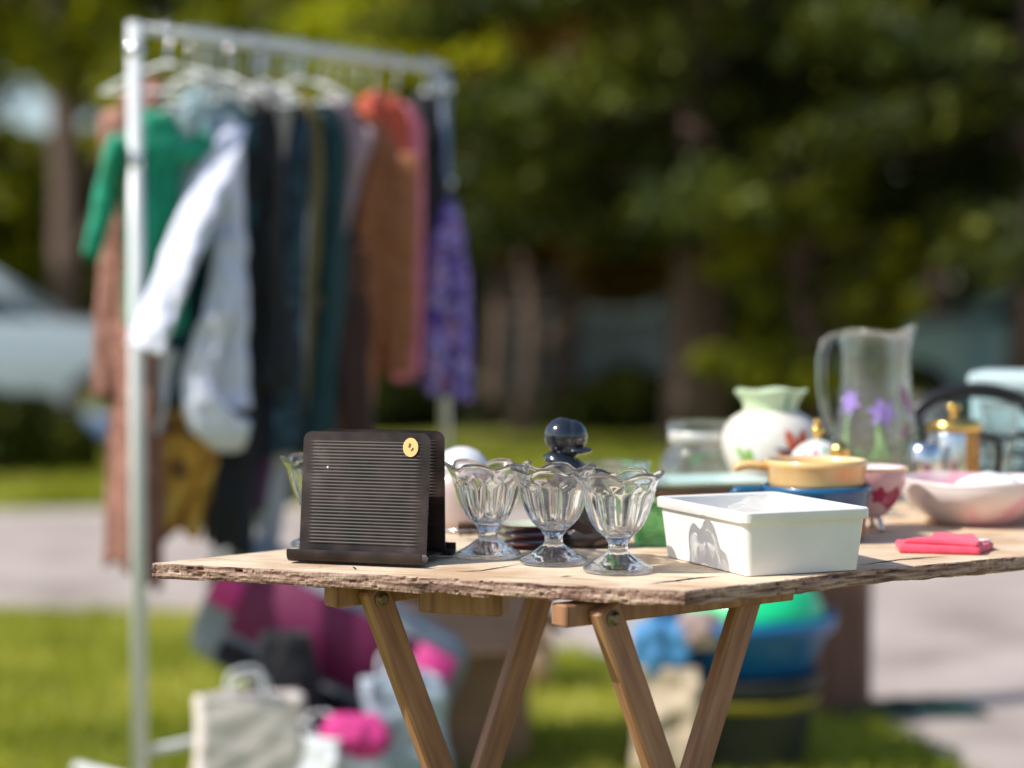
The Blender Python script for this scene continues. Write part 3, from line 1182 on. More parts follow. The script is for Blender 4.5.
def plates_maroon():
    Y = 2.425
    m = M('maroon_glaze', (.085, .012, .03), .15, var=.2, coat=1)
    for k in range(3):
        z = TT + k * .0098
        root = thing('maroon_dish', ['small maroon dish at the bottom of the stack between the first two glasses',
                                     'small maroon dish in the middle of the stack of three',
                                     'topmost maroon dish of the stack, with a cream inside'][k], 'dish', (at(528, Y), Y, z), group='stack of maroon dishes')
        b = MB().lathe([(0, 0), (.026, 0), (.028, .001), (.036, .006), (.0405, .0088), (.0405, .0098), (.036, .0086), (.026, .0030), (0, .0026)], n=56)
        b.build('dish', m, root)
        b = MB().lathe([(0, .0030), (.026, .0034), (.0355, .0089), (.0385, .0100)], n=56)
        b.build('inside_glaze', M('cream_glaze', (.6, .62, .45), .2, coat=.6), root)


plates_maroon()


def glass_bowl():
    Y = 2.85
    root = thing('glass_bowl', 'low clear glass bowl with a rolled rim behind the sundae glasses', 'glass bowl', (at(612, Y), Y, TT))
    b = MB().lathe([(0, 0), (.03, 0), (.034, .003), (.045, .03), (.054, .064), (.057, .070), (.0555, .073), (.052, .070), (.042, .032), (.030, .007), (0, .006)], n=60)
    b.build('bowl', GLASS_J, root)
    Y = 2.44
    root = thing('green_glass_dish', 'small translucent green glass dish beside the left end of the white bin', 'glass dish', (at(652, Y), Y, TT))
    b = MB().lathe([(0, 0), (.018, 0), (.021, .003), (.026, .03), (.034, .052), (.036, .056), (.034, .057), (.024, .030), (.018, .006), (0, .005)], n=60, rf=lambda r, z, t, i: r * (1 + .07 * cos(9 * t) * min(1, z / .05)))
    b.build('dish', GLASS_G, root)


glass_bowl()


def mint_plates():
    Y = 2.82
    x = at(702, Y)
    mint = M('mint_glaze', (.50, .68, .62), .25, var=.05, coat=.6)
    crm = M('brown_stoneware', (.22, .14, .09), .4, var=.15, coat=.4)
    for k in range(4):
        root = thing('square_plate', ['brown stoneware plate at the bottom of the plate stack behind the white bin', 'second brown plate up in the stack behind the white bin',
                                      'third brown plate up, just under the mint one', 'mint green plate on top of the stack behind the white bin'][k], 'plate', (x, Y, TT + k * .0115), radians(4 * k), group='stack of plates behind the white bin')
        b = MB()
        rings = [(.055, 0), (.056, .002), (.082, .009), (.092, .0145), (.0935, .0165), (.091, .0168), (.081, .0125), (.055, .0045)]
        vs = []
        for (h, z) in rings:
            vs += [(px, py, z) for px, py in rrect(h, h * .8, .028)]
        n = 28
        fs = [(j * n + q, j * n + (q + 1) % n, (j + 1) * n + (q + 1) % n, (j + 1) * n + q) for j in range(len(rings) - 1) for q in range(n)]
        fs += [tuple(range(n)), tuple((len(rings) - 1) * n + q for q in range(n))]
        b.add(vs, fs)
        b.build('plate', mint if k == 3 else crm, root, angle=50)


mint_plates()


def glass_jar():
    Y = 3.04
    root = thing('glass_jar', 'round clear glass jar with a white banded lid left of the vase', 'jar', (at(702, Y), Y, TT))
    b = MB().lathe([(0, 0), (.055, 0), (.062, .006), (.066, .03), (.064, .055), (.055, .075), (.048, .085), (.048, .092), (.0455, .092), (.0455, .085), (.052, .073), (.061, .054), (.063, .03), (.059, .008), (0, .005)], n=60)
    b.build('body', GLASS_J, root)
    b = MB().lathe([(.0465, .086), (.0505, .087), (.0505, .104), (.0485, .106)], n=60)
    b.build('lid_band', M('pale_band', (.66, .64, .62), .35, .2), root, solid=.001)
    b = MB().lathe([(.0485, .1055), (.052, .108), (.053, .116), (.051, .121), (.03, .1225), (0, .123)], n=60)
    b.build('lid', glass_mat('lid_glass', (.95, .97, .97), thin=.4), root)


glass_jar()


def petal_on(prof_r, th0, z0, w, h, ang, off=.0008, n=7):
    """leaf-shaped patch lying on a surface of revolution; w,h metres; ang tilt"""
    L, Rr = [], []
    for i in range(n + 1):
        t = i / n
        hw = w * sin(pi * min(1, t * .93 + .05)) ** .8 / 2
        for s_, arr in ((-1, L), (1, Rr)):
            u = s_ * hw
            v = h * t
            x = u * cos(ang) - v * sin(ang)
            z = u * sin(ang) + v * cos(ang)
            r = prof_r(z0 + z) + off
            th = th0 + x / r
            arr.append((r * cos(th), r * sin(th), z0 + z))
    return [(L[i], L[i + 1], Rr[i + 1], Rr[i]) for i in range(n)]


def add_petals(root, name, mat, prof_r, specs, off=.0008, each=0):
    if each:
        for k in range(0, len(specs), each):
            add_petals(root, name, mat, prof_r, specs[k:k + each], off)
        return
    b = MB()
    for (th, z, w_, h_, a) in specs:
        for q in petal_on(prof_r, th, z, w_, h_, a, off):
            b.add(q, [(0, 1, 2, 3)])
    return b.build(name, mat, root)


def interp_prof(pr):
    zs = [p[1] for p in pr]
    rs = [p[0] for p in pr]
    return lambda z: float(np.interp(z, zs, rs))


def vase():
    Y = 2.96
    root = thing('flower_vase', 'cream round vase with green flared mouth and painted red lily', 'vase', (at(771, Y), Y, TT), radians(0))
    root.scale = (1, 1, .95)
    prb = [(.044, 0), (.047, .004), (.052, .03), (.064, .06), (.0715, .085), (.073, .105), (.069, .122), (.058, .137), (.045, .145), (.0405, .149)]
    b = MB().lathe([(0, 0)] + prb + [(.037, .147), (.04, .14), (0, .05)], n=64)
    b.build('body', CERAM_W, root)
    b = MB().lathe([(.0408, .148), (.040, .154), (.043, .163), (.050, .174), (.0545, .1795), (.0535, .1805), (.0485, .175), (.040, .164), (.036, .150)], n=64,
                   zf=lambda r, z, t, i: z + (.002 * cos(5 * t) if z > .17 else 0))
    gm = ramp_mat('pale_green_glaze', 'noise', [(.3, (.45, .60, .36)), (.7, (.64, .74, .52))], scale=20, rough=.2, bump=0)
    mo = b.build('mouth', gm, root)
    pr = interp_prof(prb)
    add_petals(mo, 'green_stripe', M('green_glaze', (.05, .35, .20), .3), interp_prof([(.0408, .148), (.040, .154), (.043, .163), (.050, .174), (.0545, .1795)]), [(-pi / 2 + .45, .150, .006, .028, 0)])
    a = -pi / 2 + .38
    red = M('lily_red', (.70, .12, .04), .35, var=.3, scale=60)
    add_petals(root, 'lily_flower', red, pr, [(a, .088, .016, .036, .35), (a + .1, .088, .017, .036, -.3), (a + .1, .085, .014, .028, -1.2), (a, .085, .014, .026, 1.5), (a + .05, .086, .014, .026, 2.7), (a + .08, .086, .012, .022, -2.4)])
    drk = M('painted_stem', (.03, .05, .09), .4)
    add_petals(root, 'dark_stem', drk, pr, [(a - .42, .094, .006, .05, -1.9), (a + .02, .080, .008, .02, -1.6)], off=.0014, each=1)
    lg = M('painted_leaf', (.22, .42, .05), .35, var=.2)
    add_petals(root, 'painted_leaf', lg, pr, [(-pi - .12 + 1.02, .07, .010, .030, .5), (-pi + 1.02, .07, .012, .024, .15), (a + .45, .078, .012, .026, -.5), (a + .60, .080, .010, .02, -.9)], each=2)


vase()


def pan(label, z, col, mat, r=.0655, h=.04, inside=None, rz=0.0):
    Y = 2.505
    root = thing('casserole_pan', label, 'pan', (at(817, Y), Y, z), rz, 'stack of small handled pans')
    b = MB().lathe([(0, 0), (r - .010, 0), (r - .0055, .002), (r - .003, .010), (r - .001, h - .010), (r + .0008, h - .008), (r + .001, h - .001), (r - .001, h), (r - .004, h - .001), (r - .006, h - .008), (r - .008, .008), (r - .014, .005), (0, .004)], n=72)
    body = b.build('body', mat, root)
    if inside:
        b = MB().lathe([(r - .0042, h - .0015), (r - .0057, h - .008), (r - .0077, .009), (r - .014, .0053), (0, .0046)], n=72)
        b.build('inside_glaze', inside, body)
    b = MB()
    pts = [(-r + .006, 0, h - .010), (-r - .010, -.002, h - .008), (-r - .022, -.003, h - .0075), (-r - .034, -.004, h - .009), (-r - .040, -.004, h - .014)]
    b.tube(pts, [.008, .0085, .0078, .0085, .005], n=16, flat=(1.1, .8))
    b.build('handle', mat, root)
    return root


YEL = M('mustard_glaze', (.82, .53, .22), .28, var=.08, scale=8, coat=.6)
BLU = M('teal_blue_glaze', (.008, .10, .22), .35, var=.2, scale=8, coat=.3)
TER = M('terracotta_glaze', (.38, .17, .07), .4, var=.15, coat=.4)
pan('terracotta handled pan at the bottom of the stack of pans', TT + .0004, None, TER, r=.064, h=.042)
pan('dark teal blue handled pan in the middle of the stack', TT + .0345, None, BLU, r=.0685, h=.036, rz=.02)
pan('mustard yellow handled pan with white inside on top of the stack', TT + .0640, None, YEL, r=.0635, h=.0385, inside=M('pan_white', (.80, .74, .68), .25, coat=.5), rz=-.06)


def sugar_bowl():
    Y = 2.83
    root = thing('sugar_bowl', 'white floral sugar bowl with a gold ball finial behind the yellow pan', 'sugar bowl', (at(818, Y), Y, TT))
    pr = [(.028, 0), (.031, .003), (.040, .025), (.045, .045), (.044, .062), (.040, .070)]
    W_ = M('white_porcelain', (.80, .80, .78), .2, var=.03, coat=.6)
    MB().lathe([(0, 0)] + pr + [(.037, .069), (0, .02)], n=56).build('bowl', W_, root)
    prl = [(.041, .0705), (.0400, .075), (.034, .088), (.024, .098), (.012, .104), (.006, .106)]
    lid = MB().lathe(prl + [(0, .106)], n=56).build('lid', W_, root)
    p = interp_prof(prl)
    a = -pi / 2
    add_petals(lid, 'painted_flower', M('pink_paint', (.65, .25, .35), .4), p, [(a - .2, .084, .008, .010, .3), (a + .35, .080, .008, .009, -.5), (a - .7, .086, .008, .008, 0)], each=1)
    add_petals(lid, 'painted_leaf', M('green_paint', (.12, .45, .22), .4), p, [(a - .45, .080, .007, .010, .9), (a + .1, .090, .006, .008, -.9), (a + .7, .078, .007, .01, .4)], each=1)
    k = MB().lathe([(.005, .106), (.0035, .109), (.0045, .111)], n=24)
    k.ball((.000, 0, .119), .0095, n=20)
    k.ball((.0, 0, .131), .0050, n=16)
    k.build('finial', GOLD, lid)
    k = MB().tube([(.040, -.004, .055), (.058, -.006, .067), (.066, -.006, .060), (.060, -.004, .035), (.042, -.002, .024)], .0045, n=12)
    k.build('handle', GOLD, root)
    # a separate gold ball ornament
    o = thing('gold_bauble', 'shiny gold ball ornament between the sugar bowl and the pitcher', 'ornament', (at(840, 2.76), 2.76, TT + .0))
    b = MB().lathe([(0, 0), (.022, 0), (.023, .003), (.008, .010), (.006, .055), (.009, .075), (.006, .080)], n=32)
    b.build('stand', GOLD, o)
    MB().ball((0, 0, .094), .0145, n=24).build('ball', GOLD, o)


sugar_bowl()


def pitcher():
    Y = 3.06
    root = thing('glass_pitcher', 'tall bubbled glass pitcher painted with purple irises', 'pitcher', (at(876, Y), Y, TT), radians(0))
    pr = [(.050, 0), (.054, .004), (.061, .03), (.066, .065), (.0640, .10), (.0575, .14), (.0525, .18), (.0515, .22), (.0550, .25), (.057, .258)]
    inn = [(r - .0028, max(z, .009)) for r, z in pr[::-1][:-1]]

    def zf(r, z, t, i):
        e = max(0, (z - .215) / .043)
        d = math.exp(-((t - 0.25) / .35) ** 2) + math.exp(-((t - 2 * pi - 0.25) / .35) ** 2)
        return z + e * e * (.010 * d + .003 * cos(3 * t))

    def rf(r, z, t, i):
        e = max(0, (z - .20) / .058)
        d = math.exp(-((t - 0.25) / .33) ** 2) + math.exp(-((t - 2 * pi - 0.25) / .33) ** 2)
        return r + e * e * .010 * d
    b = MB().lathe([(0, .003)] + pr + inn + [(0, .009)], n=96, rf=rf, zf=zf)
    b.build('body', GLASS_P, root)
    b = MB()
    b.tube([(-.052, -.004, .246), (-.066, -.008, .250), (-.080, -.012, .240), (-.086, -.014, .215), (-.085, -.014, .17), (-.079, -.012, .13), (-.068, -.008, .10), (-.060, -.004, .088)], [.006, .0075, .008, .0078, .0075, .007, .0065, .006], n=14)
    b.build('handle', GLASS_J, root)
    p = interp_prof(pr)
    a = -pi / 2
    pur = M('iris_purple', (.36, .24, .62), .4, var=.6, scale=90)
    pk = M('iris_pink', (.55, .14, .38), .4, var=.3, scale=60)
    gr = M('stem_green', (.30, .48, .20), .4, var=.3, scale=40)
    fl = []
    for (th, z, s_) in ((a + .0, .135, 1.0), (a - .95, .150, .9), (a + 1.9, .12, .8)):
        for k in range(6):
            fl.append((th, z, .010 * s_, .024 * s_, k * pi / 3 + .3))
    add_petals(root, 'iris_flower', pur, p, fl, each=6)
    add_petals(root, 'pink_flower', pk, p, [(a + .85, .135, .013, .045, .3), (a + 1.05, .128, .012, .03, -.6), (a + .8, .118, .012, .028, 2.4)])
    add_petals(root, 'painted_stems', gr, p, [(a + q, z, .007, h, t) for q, z, h, t in ((-.9, .05, .09, .05), (-.5, .03, .08, -.4), (-.1, .03, .10, .02), (.3, .02, .09, .3), (.6, .04, .09, -.1), (.0, .04, .06, .8), (.9, .03, .08, .2), (-.3, .05, .05, .9))], each=1)


pitcher()


def footed_bowl():
    Y = 2.615
    root = thing('footed_bowl', 'pink footed bowl with gold rim and painted rose beside the stacked pans', 'bowl', (at(865, Y), Y, TT))
    pk = ramp_mat('rose_pink_glaze', 'noise', [(.35, (.62, .30, .33)), (.5, (.74, .46, .46)), (.66, (.82, .62, .60))], scale=9, rough=.22, bump=0)
    pr = [(.018, .018), (.030, .022), (.044, .040), (.053, .062), (.0575, .083)]
    b = MB().lathe([(0, .017)] + pr + [(.0565, .0845), (.054, .082), (.049, .062), (.040, .043), (.028, .027), (0, .023)], n=64)
    b.build('bowl', pk, root)
    b = MB().lathe([(.0540, .0825), (.0493, .0625), (.0403, .0435), (.0283, .0275), (0, .0235)], n=64)
    b.build('inside_glaze', M('white_inside', (.82, .80, .80), .2), root)
    MB().lathe([(.0560, .0842), (.0578, .0850), (.0583, .0835), (.0576, .0820)], n=64).build('gold_rim', GOLD, root)
    p = interp_prof(pr)
    a = -pi / 2 + .75
    add_petals(root, 'painted_rose', M('deep_rose', (.42, .03, .10), .3, var=.3), p, [(a, .045, .014, .016, k * pi / 3) for k in range(6)] + [(a - .5, .05, .010, .012, k * 1.2) for k in range(5)])
    for k in range(3):
        t = -pi / 2 + .55 + k * 2 * pi / 3
        f = MB().tube([(.020 * cos(t), .020 * sin(t), .024), (.030 * cos(t), .030 * sin(t), .016), (.034 * cos(t), .034 * sin(t), .006), (.036 * cos(t), .036 * sin(t), .0025)], [.004, .0042, .0035, .005], n=10)
        f.build('foot', CHROME, root)


footed_bowl()


def big_bowl():
    Y = 2.70
    root = thing('serving_bowl', 'wide white bowl with pink swirls and ribbed side at the right edge', 'bowl', (at(976, Y), Y, TT), radians(20))
    root.scale = (1.05, 1.05, 1.15)
    sw = ramp_mat('pink_swirl_glaze', 'noise', [(.36, (.80, .72, .68)), (.5, (.80, .66, .64)), (.6, (.76, .38, .46)), (.75, (.80, .72, .68))], scale=7, rough=.25, sc=(1, 1, 2), bump=0)
    prof = [(0, 0), (.048, 0), (.052, .003)]
    for k in range(16):
        t = k / 15
        prof.append((.055 + .042 * sin(t * pi / 2) ** .9 + (.0011 if k % 2 else 0), .005 + .044 * t))
    prof += [(.0985, .052), (.0975, .054), (.095, .052), (.09, .040), (.075, .018), (.050, .009), (0, .008)]
    b = MB().lathe(prof, n=72, zf=lambda r, z, t, i: z + (.0014 * cos(4 * t) if z > .03 else 0))
    b.build('bowl', sw, root)
    g = thing('bunched_tissue', 'white bunched tissue lying in the wide pink and white bowl', 'tissue', (at(995, 2.71), 2.71, TT + .012))

    def cr(p):
        q = 1 + .25 * mnoise.noise(Vector(p) * 40)
        return Vector(p) * q
    MB().ball((0, 0, .028), .05, 1, .8, .56, n=22, f=cr).build('paper', M('tissue_paper', (.85, .84, .83), .9, var=.03), g)


big_bowl()


def press_pot():
    Y = 3.02
    root = thing('coffee_press', 'glass and chrome coffee press with gold lid and amber side', 'coffee press', (at(954, Y), Y, TT))
    root.scale = (1, 1, .88)
    GL = GLASS_J
    b = MB().lathe([(0, 0), (.036, 0), (.038, .003), (.038, .125), (.036, .125), (.036, .005), (0, .004)], n=48)
    b.build('glass_beaker', GL, root)
    b = MB().lathe([(.0395, .002), (.040, .004), (.040, .118), (.0395, .12)], n=30, a0=radians(150), a1=radians(285))
    b.build('chrome_sleeve', CHROME, root, solid=.001)
    amb = ramp_mat('amber_side', 'noise', [(.3, (.30, .12, .02)), (.7, (.70, .34, .06))], scale=40, rough=.25, bump=.3)
    b = MB().lathe([(.0395, .002), (.040, .004), (.040, .118), (.0395, .12)], n=24, a0=radians(-74), a1=radians(-8))
    b.build('amber_panel', amb, root, solid=.001)
    b = MB().lathe([(.042, .122), (.043, .125), (.043, .133), (.040, .139), (.026, .143), (.008, .145), (.005, .148), (.004, .153), (.009, .157), (.011, .163), (.008, .168), (0, .170)], n=48)
    b.build('lid', GOLD, root)
    b = MB().tube([(.036, 0, .11), (.062, 0, .112), (.070, 0, .09), (.068, 0, .05), (.058, 0, .03), (.038, 0, .028)], .006, n=12)
    b.build('handle', BLACKP, root)
    o = thing('chrome_cup', 'small round chrome cup left of the gold lidded coffee press', 'cup', (at(925, 2.93), 2.93, TT))
    o.scale = (1.15, 1.15, 1.1)
    MB().lathe([(0, 0), (.018, 0), (.022, .004), (.0165, .014), (.018, .03), (.0235, .055), (.0215, .078), (.017, .086), (.0155, .086), (.018, .075), (.018, .05), (0, .03)], n=40).build('cup', CHROME, o)


press_pot()


def basket():
    Y = 3.22
    root = thing('wire_basket', 'black wire basket with a thick arched black handle behind the coffee press', 'basket', (at(975, Y), Y, TT))
    b = MB()
    for z, r in ((.002, .085), (.03, .092), (.06, .098), (.09, .104)):
        b.tube([(r * cos(2 * pi * k / 40), r * sin(2 * pi * k / 40), z) for k in range(41)], .0022 if z < .08 else .004, n=8)
    for k in range(28):
        a = 2 * pi * k / 28
        b.tube([(.085 * cos(a), .085 * sin(a), .002), (.104 * cos(a), .104 * sin(a), .09)], .0015, n=6)
    for k in range(-4, 5):
        q = k * .018
        l_ = sqrt(max(0, .085 ** 2 - q * q))
        b.tube([(q, -l_, .002), (q, l_, .002)], .0015, n=6)
    b.build('wire_body', BLACKP, root)
    b = MB()
    top = hz(390, Y) - TT
    pts = [(.104 * cos(t), 0, .09 + (top - .09) * sin(t) ** .8) for t in [pi * k / 30 for k in range(31)]]
    b.tube(pts, .0125, n=14)
    b.build('handle', BLACKP, root)
    o = thing('cut_glass_vase', 'slim cut glass vase standing in the black wire basket', 'vase', (at(1002, Y), Y, TT + .004), radians(0))
    b = MB().lathe([(0, 0), (.024, 0), (.026, .004), (.018, .03), (.020, .07), (.030, .125), (.034, .135), (.031, .136), (.026, .122), (.015, .06), (0, .02)], n=48, rf=lambda r, z, t, i: r * (1 + .06 * cos(10 * t)))
    b.build('vase_body', GLASS_J, o)


basket()


def blue_box():
    Y = 3.38
    root = thing('storage_box', 'pale blue lidded box at the far right of the board', 'box', (at(1030, Y), Y, TT), radians(-14))
    m = M('pale_blue_plastic', (.42, .62, .66), .35, var=.05)
    H = hz(372, Y) - TT
    b = MB().box((0, 0, (H - .03) / 2), (.19, .14, H - .03), bev=.008)
    b.build('body', m, root, angle=30)
    b = MB().box((0, 0, H - .0155), (.202, .152, .029), bev=.007)
    b.box((0, 0, H + .0005), (.16, .11, .004), bev=.001)
    b.build('lid', M('white_blue_lid', (.62, .76, .78), .3, var=.04), root, angle=30)


blue_box()


def red_cloth():
    # folded coral cloth near the board's right edge
    Y = 2.40
    root = thing('folded_cloth', 'coral red folded cloth lying near the front right edge of the board', 'cloth', (at(945, Y), Y, TT + .0008), radians(0))
    m = M('coral_cloth', (.82, .075, .14), .75, var=.12, scale=40, bump=.3, bscale=120, sheen=.3)

    def slab(pts, z0, th, name, seed):
        b = MB()
        n = len(pts)
        N = 12
        out = []
        for i in range(n):
            a, c = Vector(pts[i]), Vector(pts[(i + 1) % n])
            for k in range(N):
                q = a.lerp(c, k / N)
                s_ = 1 + .02 * mnoise.noise(Vector((q.x * 60, q.y * 60, seed)))
                out.append(q * s_)
        c = sum(out, Vector((0, 0))) / len(out)
        rings = [(1, 0), (1.015, th * .35), (1.01, th * .8), (.97, th), (.8, th), (.55, th), (.28, th)]
        vs = []
        for (s_, z) in rings:
            for q in out:
                w_ = c + (q - c) * s_
                vs.append((w_.x, w_.y, z0 + z + (.0022 * mnoise.noise(Vector((w_.x * 50, w_.y * 50, seed))) if z == th else 0)))
        m_ = len(out)
        fs = [(j * m_ + k, j * m_ + (k + 1) % m_, (j + 1) * m_ + (k + 1) % m_, (j + 1) * m_ + k) for j in range(len(rings) - 1) for k in range(m_)]
        fs.append(tuple((len(rings) - 1) * m_ + k for k in range(m_)))
        fs.append(tuple(range(m_)))
        b.add(vs, fs)
        return b.build(name, m, root)
    slab([(-.060, -.036), (-.012, -.048), (.030, -.056), (.036, -.040), (.060, .0), (.054, .050), (.0, .060), (-.054, .018)], 0, .009, 'lower_fold', 1)
    slab([(-.052, -.024), (-.008, -.036), (.028, -.056), (.036, -.034), (.044, .032), (.0, .050), (-.010, .022)], .0092, .006, 'upper_fold', 3)
    MB().box((.047, -.006, .0118), (.016, .012, .0022), bev=.0008, rz=.5).build('white_tab', WHITE_PL, root)  # small white slab at the right of the cloth


red_cloth()

# ------------------------------------------------------------------ clothes rack
R0, R1, RZ = Vector((-.782, 4.15)), Vector((-.163, 4.85)), 1.634
RD = (R1 - R0).normalized()


def rail(t):
    p = R0.lerp(R1, t)
    return p


def clothes_rack():
    root = thing('clothes_rack', 'white metal garment rack with chrome top rail hung with clothes', 'clothes rack', (R0.x, R0.y, 0))
    d = R1 - R0
    L = d.length
    perp = Vector((RD.y, -RD.x))
    b = MB().tube([(0, 0, 0.05), (0, 0, RZ + .012)], .0165, n=16)
    b.build('post', WHITE_PO, root)
    b = MB().tube([(d.x, d.y, 0.05), (d.x, d.y, RZ + .012)], .0125, n=16)
    b.build('post', CHROME_D, root)
    MB().tube([(0, 0, RZ), (d.x, d.y, RZ)], .0115, n=16).build('top_rail', WHITE_PO, root)
    MB().tube([(0, 0, .12), (d.x, d.y, .12)], .010, n=12).build('lower_rail', WHITE_PO, root)
    for (q, m_) in ((Vector((0, 0)), WHITE_PO), (d, CHROME_D)):
        MB().tube([(q.x - perp.x * .22, q.y - perp.y * .22, .055), (q.x + perp.x * .22, q.y + perp.y * .22, .055)], .0125, n=12).build('foot_bar', m_, root)
        for s_ in (-1, 1):
            c = (q.x + perp.x * .21 * s_, q.y + perp.y * .21 * s_, .022)
            MB().ball(c, .022, .5, 1, 1, n=12).build('castor', BLACKP, root)
    for q in (Vector((0, 0)), d):
        for zz in (RZ - .045, 1.36):
            MB().lathe([(.0166, -.012), (.0185, -.011), (.0185, .011), (.0166, .012)], n=20, c=(q.x, q.y, zz)).build('collar', CHROME, root)
    MB().ball((d.x + .012, d.y - .016, 1.36), .011, n=10).build('knob', CHROME, root)


CHROME_D = M('brushed_chrome', (.5, .54, .57), .22, 1.0, var=.05)
clothes_rack()

HG = 'hangers on the clothes rack'


def hanger(t, ang, half, drop, mat, label):
    p = rail(t)
    root = thing('coat_hanger', label, 'hanger', (p.x, p.y, RZ), ang, HG)
    b = MB()
    hk = []
    for k in range(15):
        a = radians(-40 + 220 * k / 14)
        hk.append((-.004, .019 * cos(a), .002 + .019 * sin(a)))
    hk = hk[::-1]
    hk = [(-.004, -.019, .002 + 0)] if False else hk
    pts = [(0, q[1], q[2]) for q in hk]
    pts = pts + [(0, .004, -.035), (0, 0, -.05), (0, 0, -drop)]
    b.tube(pts, .0022, n=8)
    b.build('hook', CHROME, root)
    b = MB()
    b.tube([(-half, 0, -drop - .055), (-half * .5, 0, -drop - .02), (0, 0, -drop), (half * .5, 0, -drop - .02), (half, 0, -drop - .055)], .0030, n=10, flat=(1, 1.5))
    b.tube([(-half, 0, -drop - .055), (half, 0, -drop - .06)], .0026, n=8)
    b.build('arms', mat, root)
    return root


def garment(name, label, cat, t, ang, hw, length, mat, drop=.085, flare=1.1, sleeve=None, sleeve_out=(.03, .03), sleeve_mat=None, thick=.035, folds=5, seed=0, slope=.05, sl_r=.05, hang_mat=None, extra=None, side_off=0, hangit=True, sway=0.0, forward=(0, 0), shift=0.0, rscale=1.0, lower_mat=None, lower_from=.6):
    """a garment hanging from the rail at t; local x = across the shoulders"""
    a = radians(ang)
    p = rail(t)
    if hangit:
        hanger(t, a, hw * .80, drop + .006, hang_mat or WHITE_PO, 'hanger carrying the ' + label.split(' hanging')[0].split(',')[0])
    root = thing(name, label, cat, (p.x, p.y, RZ - drop), a, 'clothes on the rack')
    rnd = random.Random(seed)
    ph = rnd.uniform(0, 6)
    ph2 = rnd.uniform(0, 6)
    NR, NA = 46, 64

    def ring(s_, off=0.0):
        wd = hw * (1 + (flare - 1) * s_ ** 1.1)
        if s_ < .06:
            wd = hw * (.86 + .14 * (s_ / .06))
        tk = (.006 + (thick - .006) * min(1, s_ / .22) ** .7)
        out = []
        for k in range(NA):
            q = 2 * pi * k / NA
            cx_ = cos(q)
            x = wd * math.copysign(abs(cx_) ** .8, cx_)
            y = tk * sin(q)
            fo = .35 * tk * sin(folds * x / hw * 1.6 + ph + s_ * 1.4) * min(1, s_ * 2.2)
            fo += .02 * s_ * sin(2.2 * x / hw + ph2)
            y += fo + .012 * mnoise.noise(Vector((x * 9, s_ * 5, seed))) * min(1, s_ * 3)
            neck = .03 * math.exp(-(x / (hw * .28)) ** 2) if s_ < .03 else 0
            z = -s_ * length - slope * (abs(x) / hw) ** 1.3 * (1 - s_) ** 2 - neck * (1.0 if sin(q) < 0 else .3)
            z += .006 * sin(folds * x / hw * 1.6 + ph) * s_ + (.05 * mnoise.noise(Vector((x * 8, y * 8, seed + 9))) + .25 * x * sin(ph2)) * s_ ** 3
            nrm = off
            if x > 0:
                x *= rscale
            out.append((x + shift + sway * s_ * s_ + cos(q) * nrm, y + sin(q) * nrm + forward[1] * s_, z))
        return out
    vs, fs = [], []
    rows = [i / (NR - 1) for i in range(NR)]
    split = int(NR * lower_from) if lower_mat else NR

    def shell(r0, r1, nm, mt, off=0.0, parent=root):
        b = MB()
        vs = []
        for i in range(r0, r1):
            vs += ring(rows[i], off)
        fs = [(j * NA + k, j * NA + (k + 1) % NA, (j + 1) * NA + (k + 1) % NA, (j + 1) * NA + k) for j in range(r1 - r0 - 1) for k in range(NA)]
        b.add(vs, fs)
        wrinkle(b, .011, seed + 3)
        return b.build(nm, mt, parent, solid=.0015)
    shell(0, split, 'bodice' if lower_mat else 'cloth_body', mat)
    if lower_mat:
        shell(split - 1, NR, 'skirt', lower_mat)
    if sleeve:
        for s_ in (-1, 1):
            ox, oy = (sleeve_out[0], 0) if s_ < 0 else (sleeve_out[1], 0)
            sl = sleeve if not isinstance(sleeve, tuple) else (sleeve[0] if s_ < 0 else sleeve[1])
            if not sl:
                continue
            b = MB()
            pts, rs = [], []
            N = 34
            for i in range(N + 1):
                q = i / N
                x = shift + s_ * (hw * .93 * (rscale if s_ > 0 else 1) + (ox) * (q ** .8)) + sway * (sl * q / length) ** 2
                y = .012 * sin(q * 5 + ph + s_) + forward[0] * q
                z = -slope * .8 - .035 - sl * q
                pts.append((x, y, z))
                rs.append(sl_r * (1.0 - .42 * q) * (.72 if i == 0 else 1) * (1 + .07 * sin(q * 17 + ph)))
            b.tube(pts, rs, n=30, flat=(1, .42), cap=False)
            wrinkle(b, .012, seed + s_ * 5, 12)
            b.build('sleeve', sleeve_mat or mat, root, solid=.0015)
    return root


def wrinkle(b, amp, seed, along=7.0, across=26.0):
    out = []
    for x, y, z in b.v:
        p = Vector((x * across, y * across, z * along + seed))
        n1 = 1 - 2 * abs(mnoise.noise(p))
        n2 = mnoise.noise(Vector((x * 9, y * 9, z * 16 + seed * 2)))
        n3 = 1 - 2 * abs(mnoise.noise(Vector((x * 40 + z * 25, y * 30, z * 30 - x * 20))))
        d = amp * (.6 * n1 + .8 * n2 + .35 * n3)
        out.append((x + d * .55, y - d, z + d * .2))
    b.v = out


def cloth(name, col, var=.15, **k):
    k.setdefault('bump', .3)
    return M(name, col, .85, var=var, scale=k.pop('scale', 25), sheen=.15, bscale=90, **k)


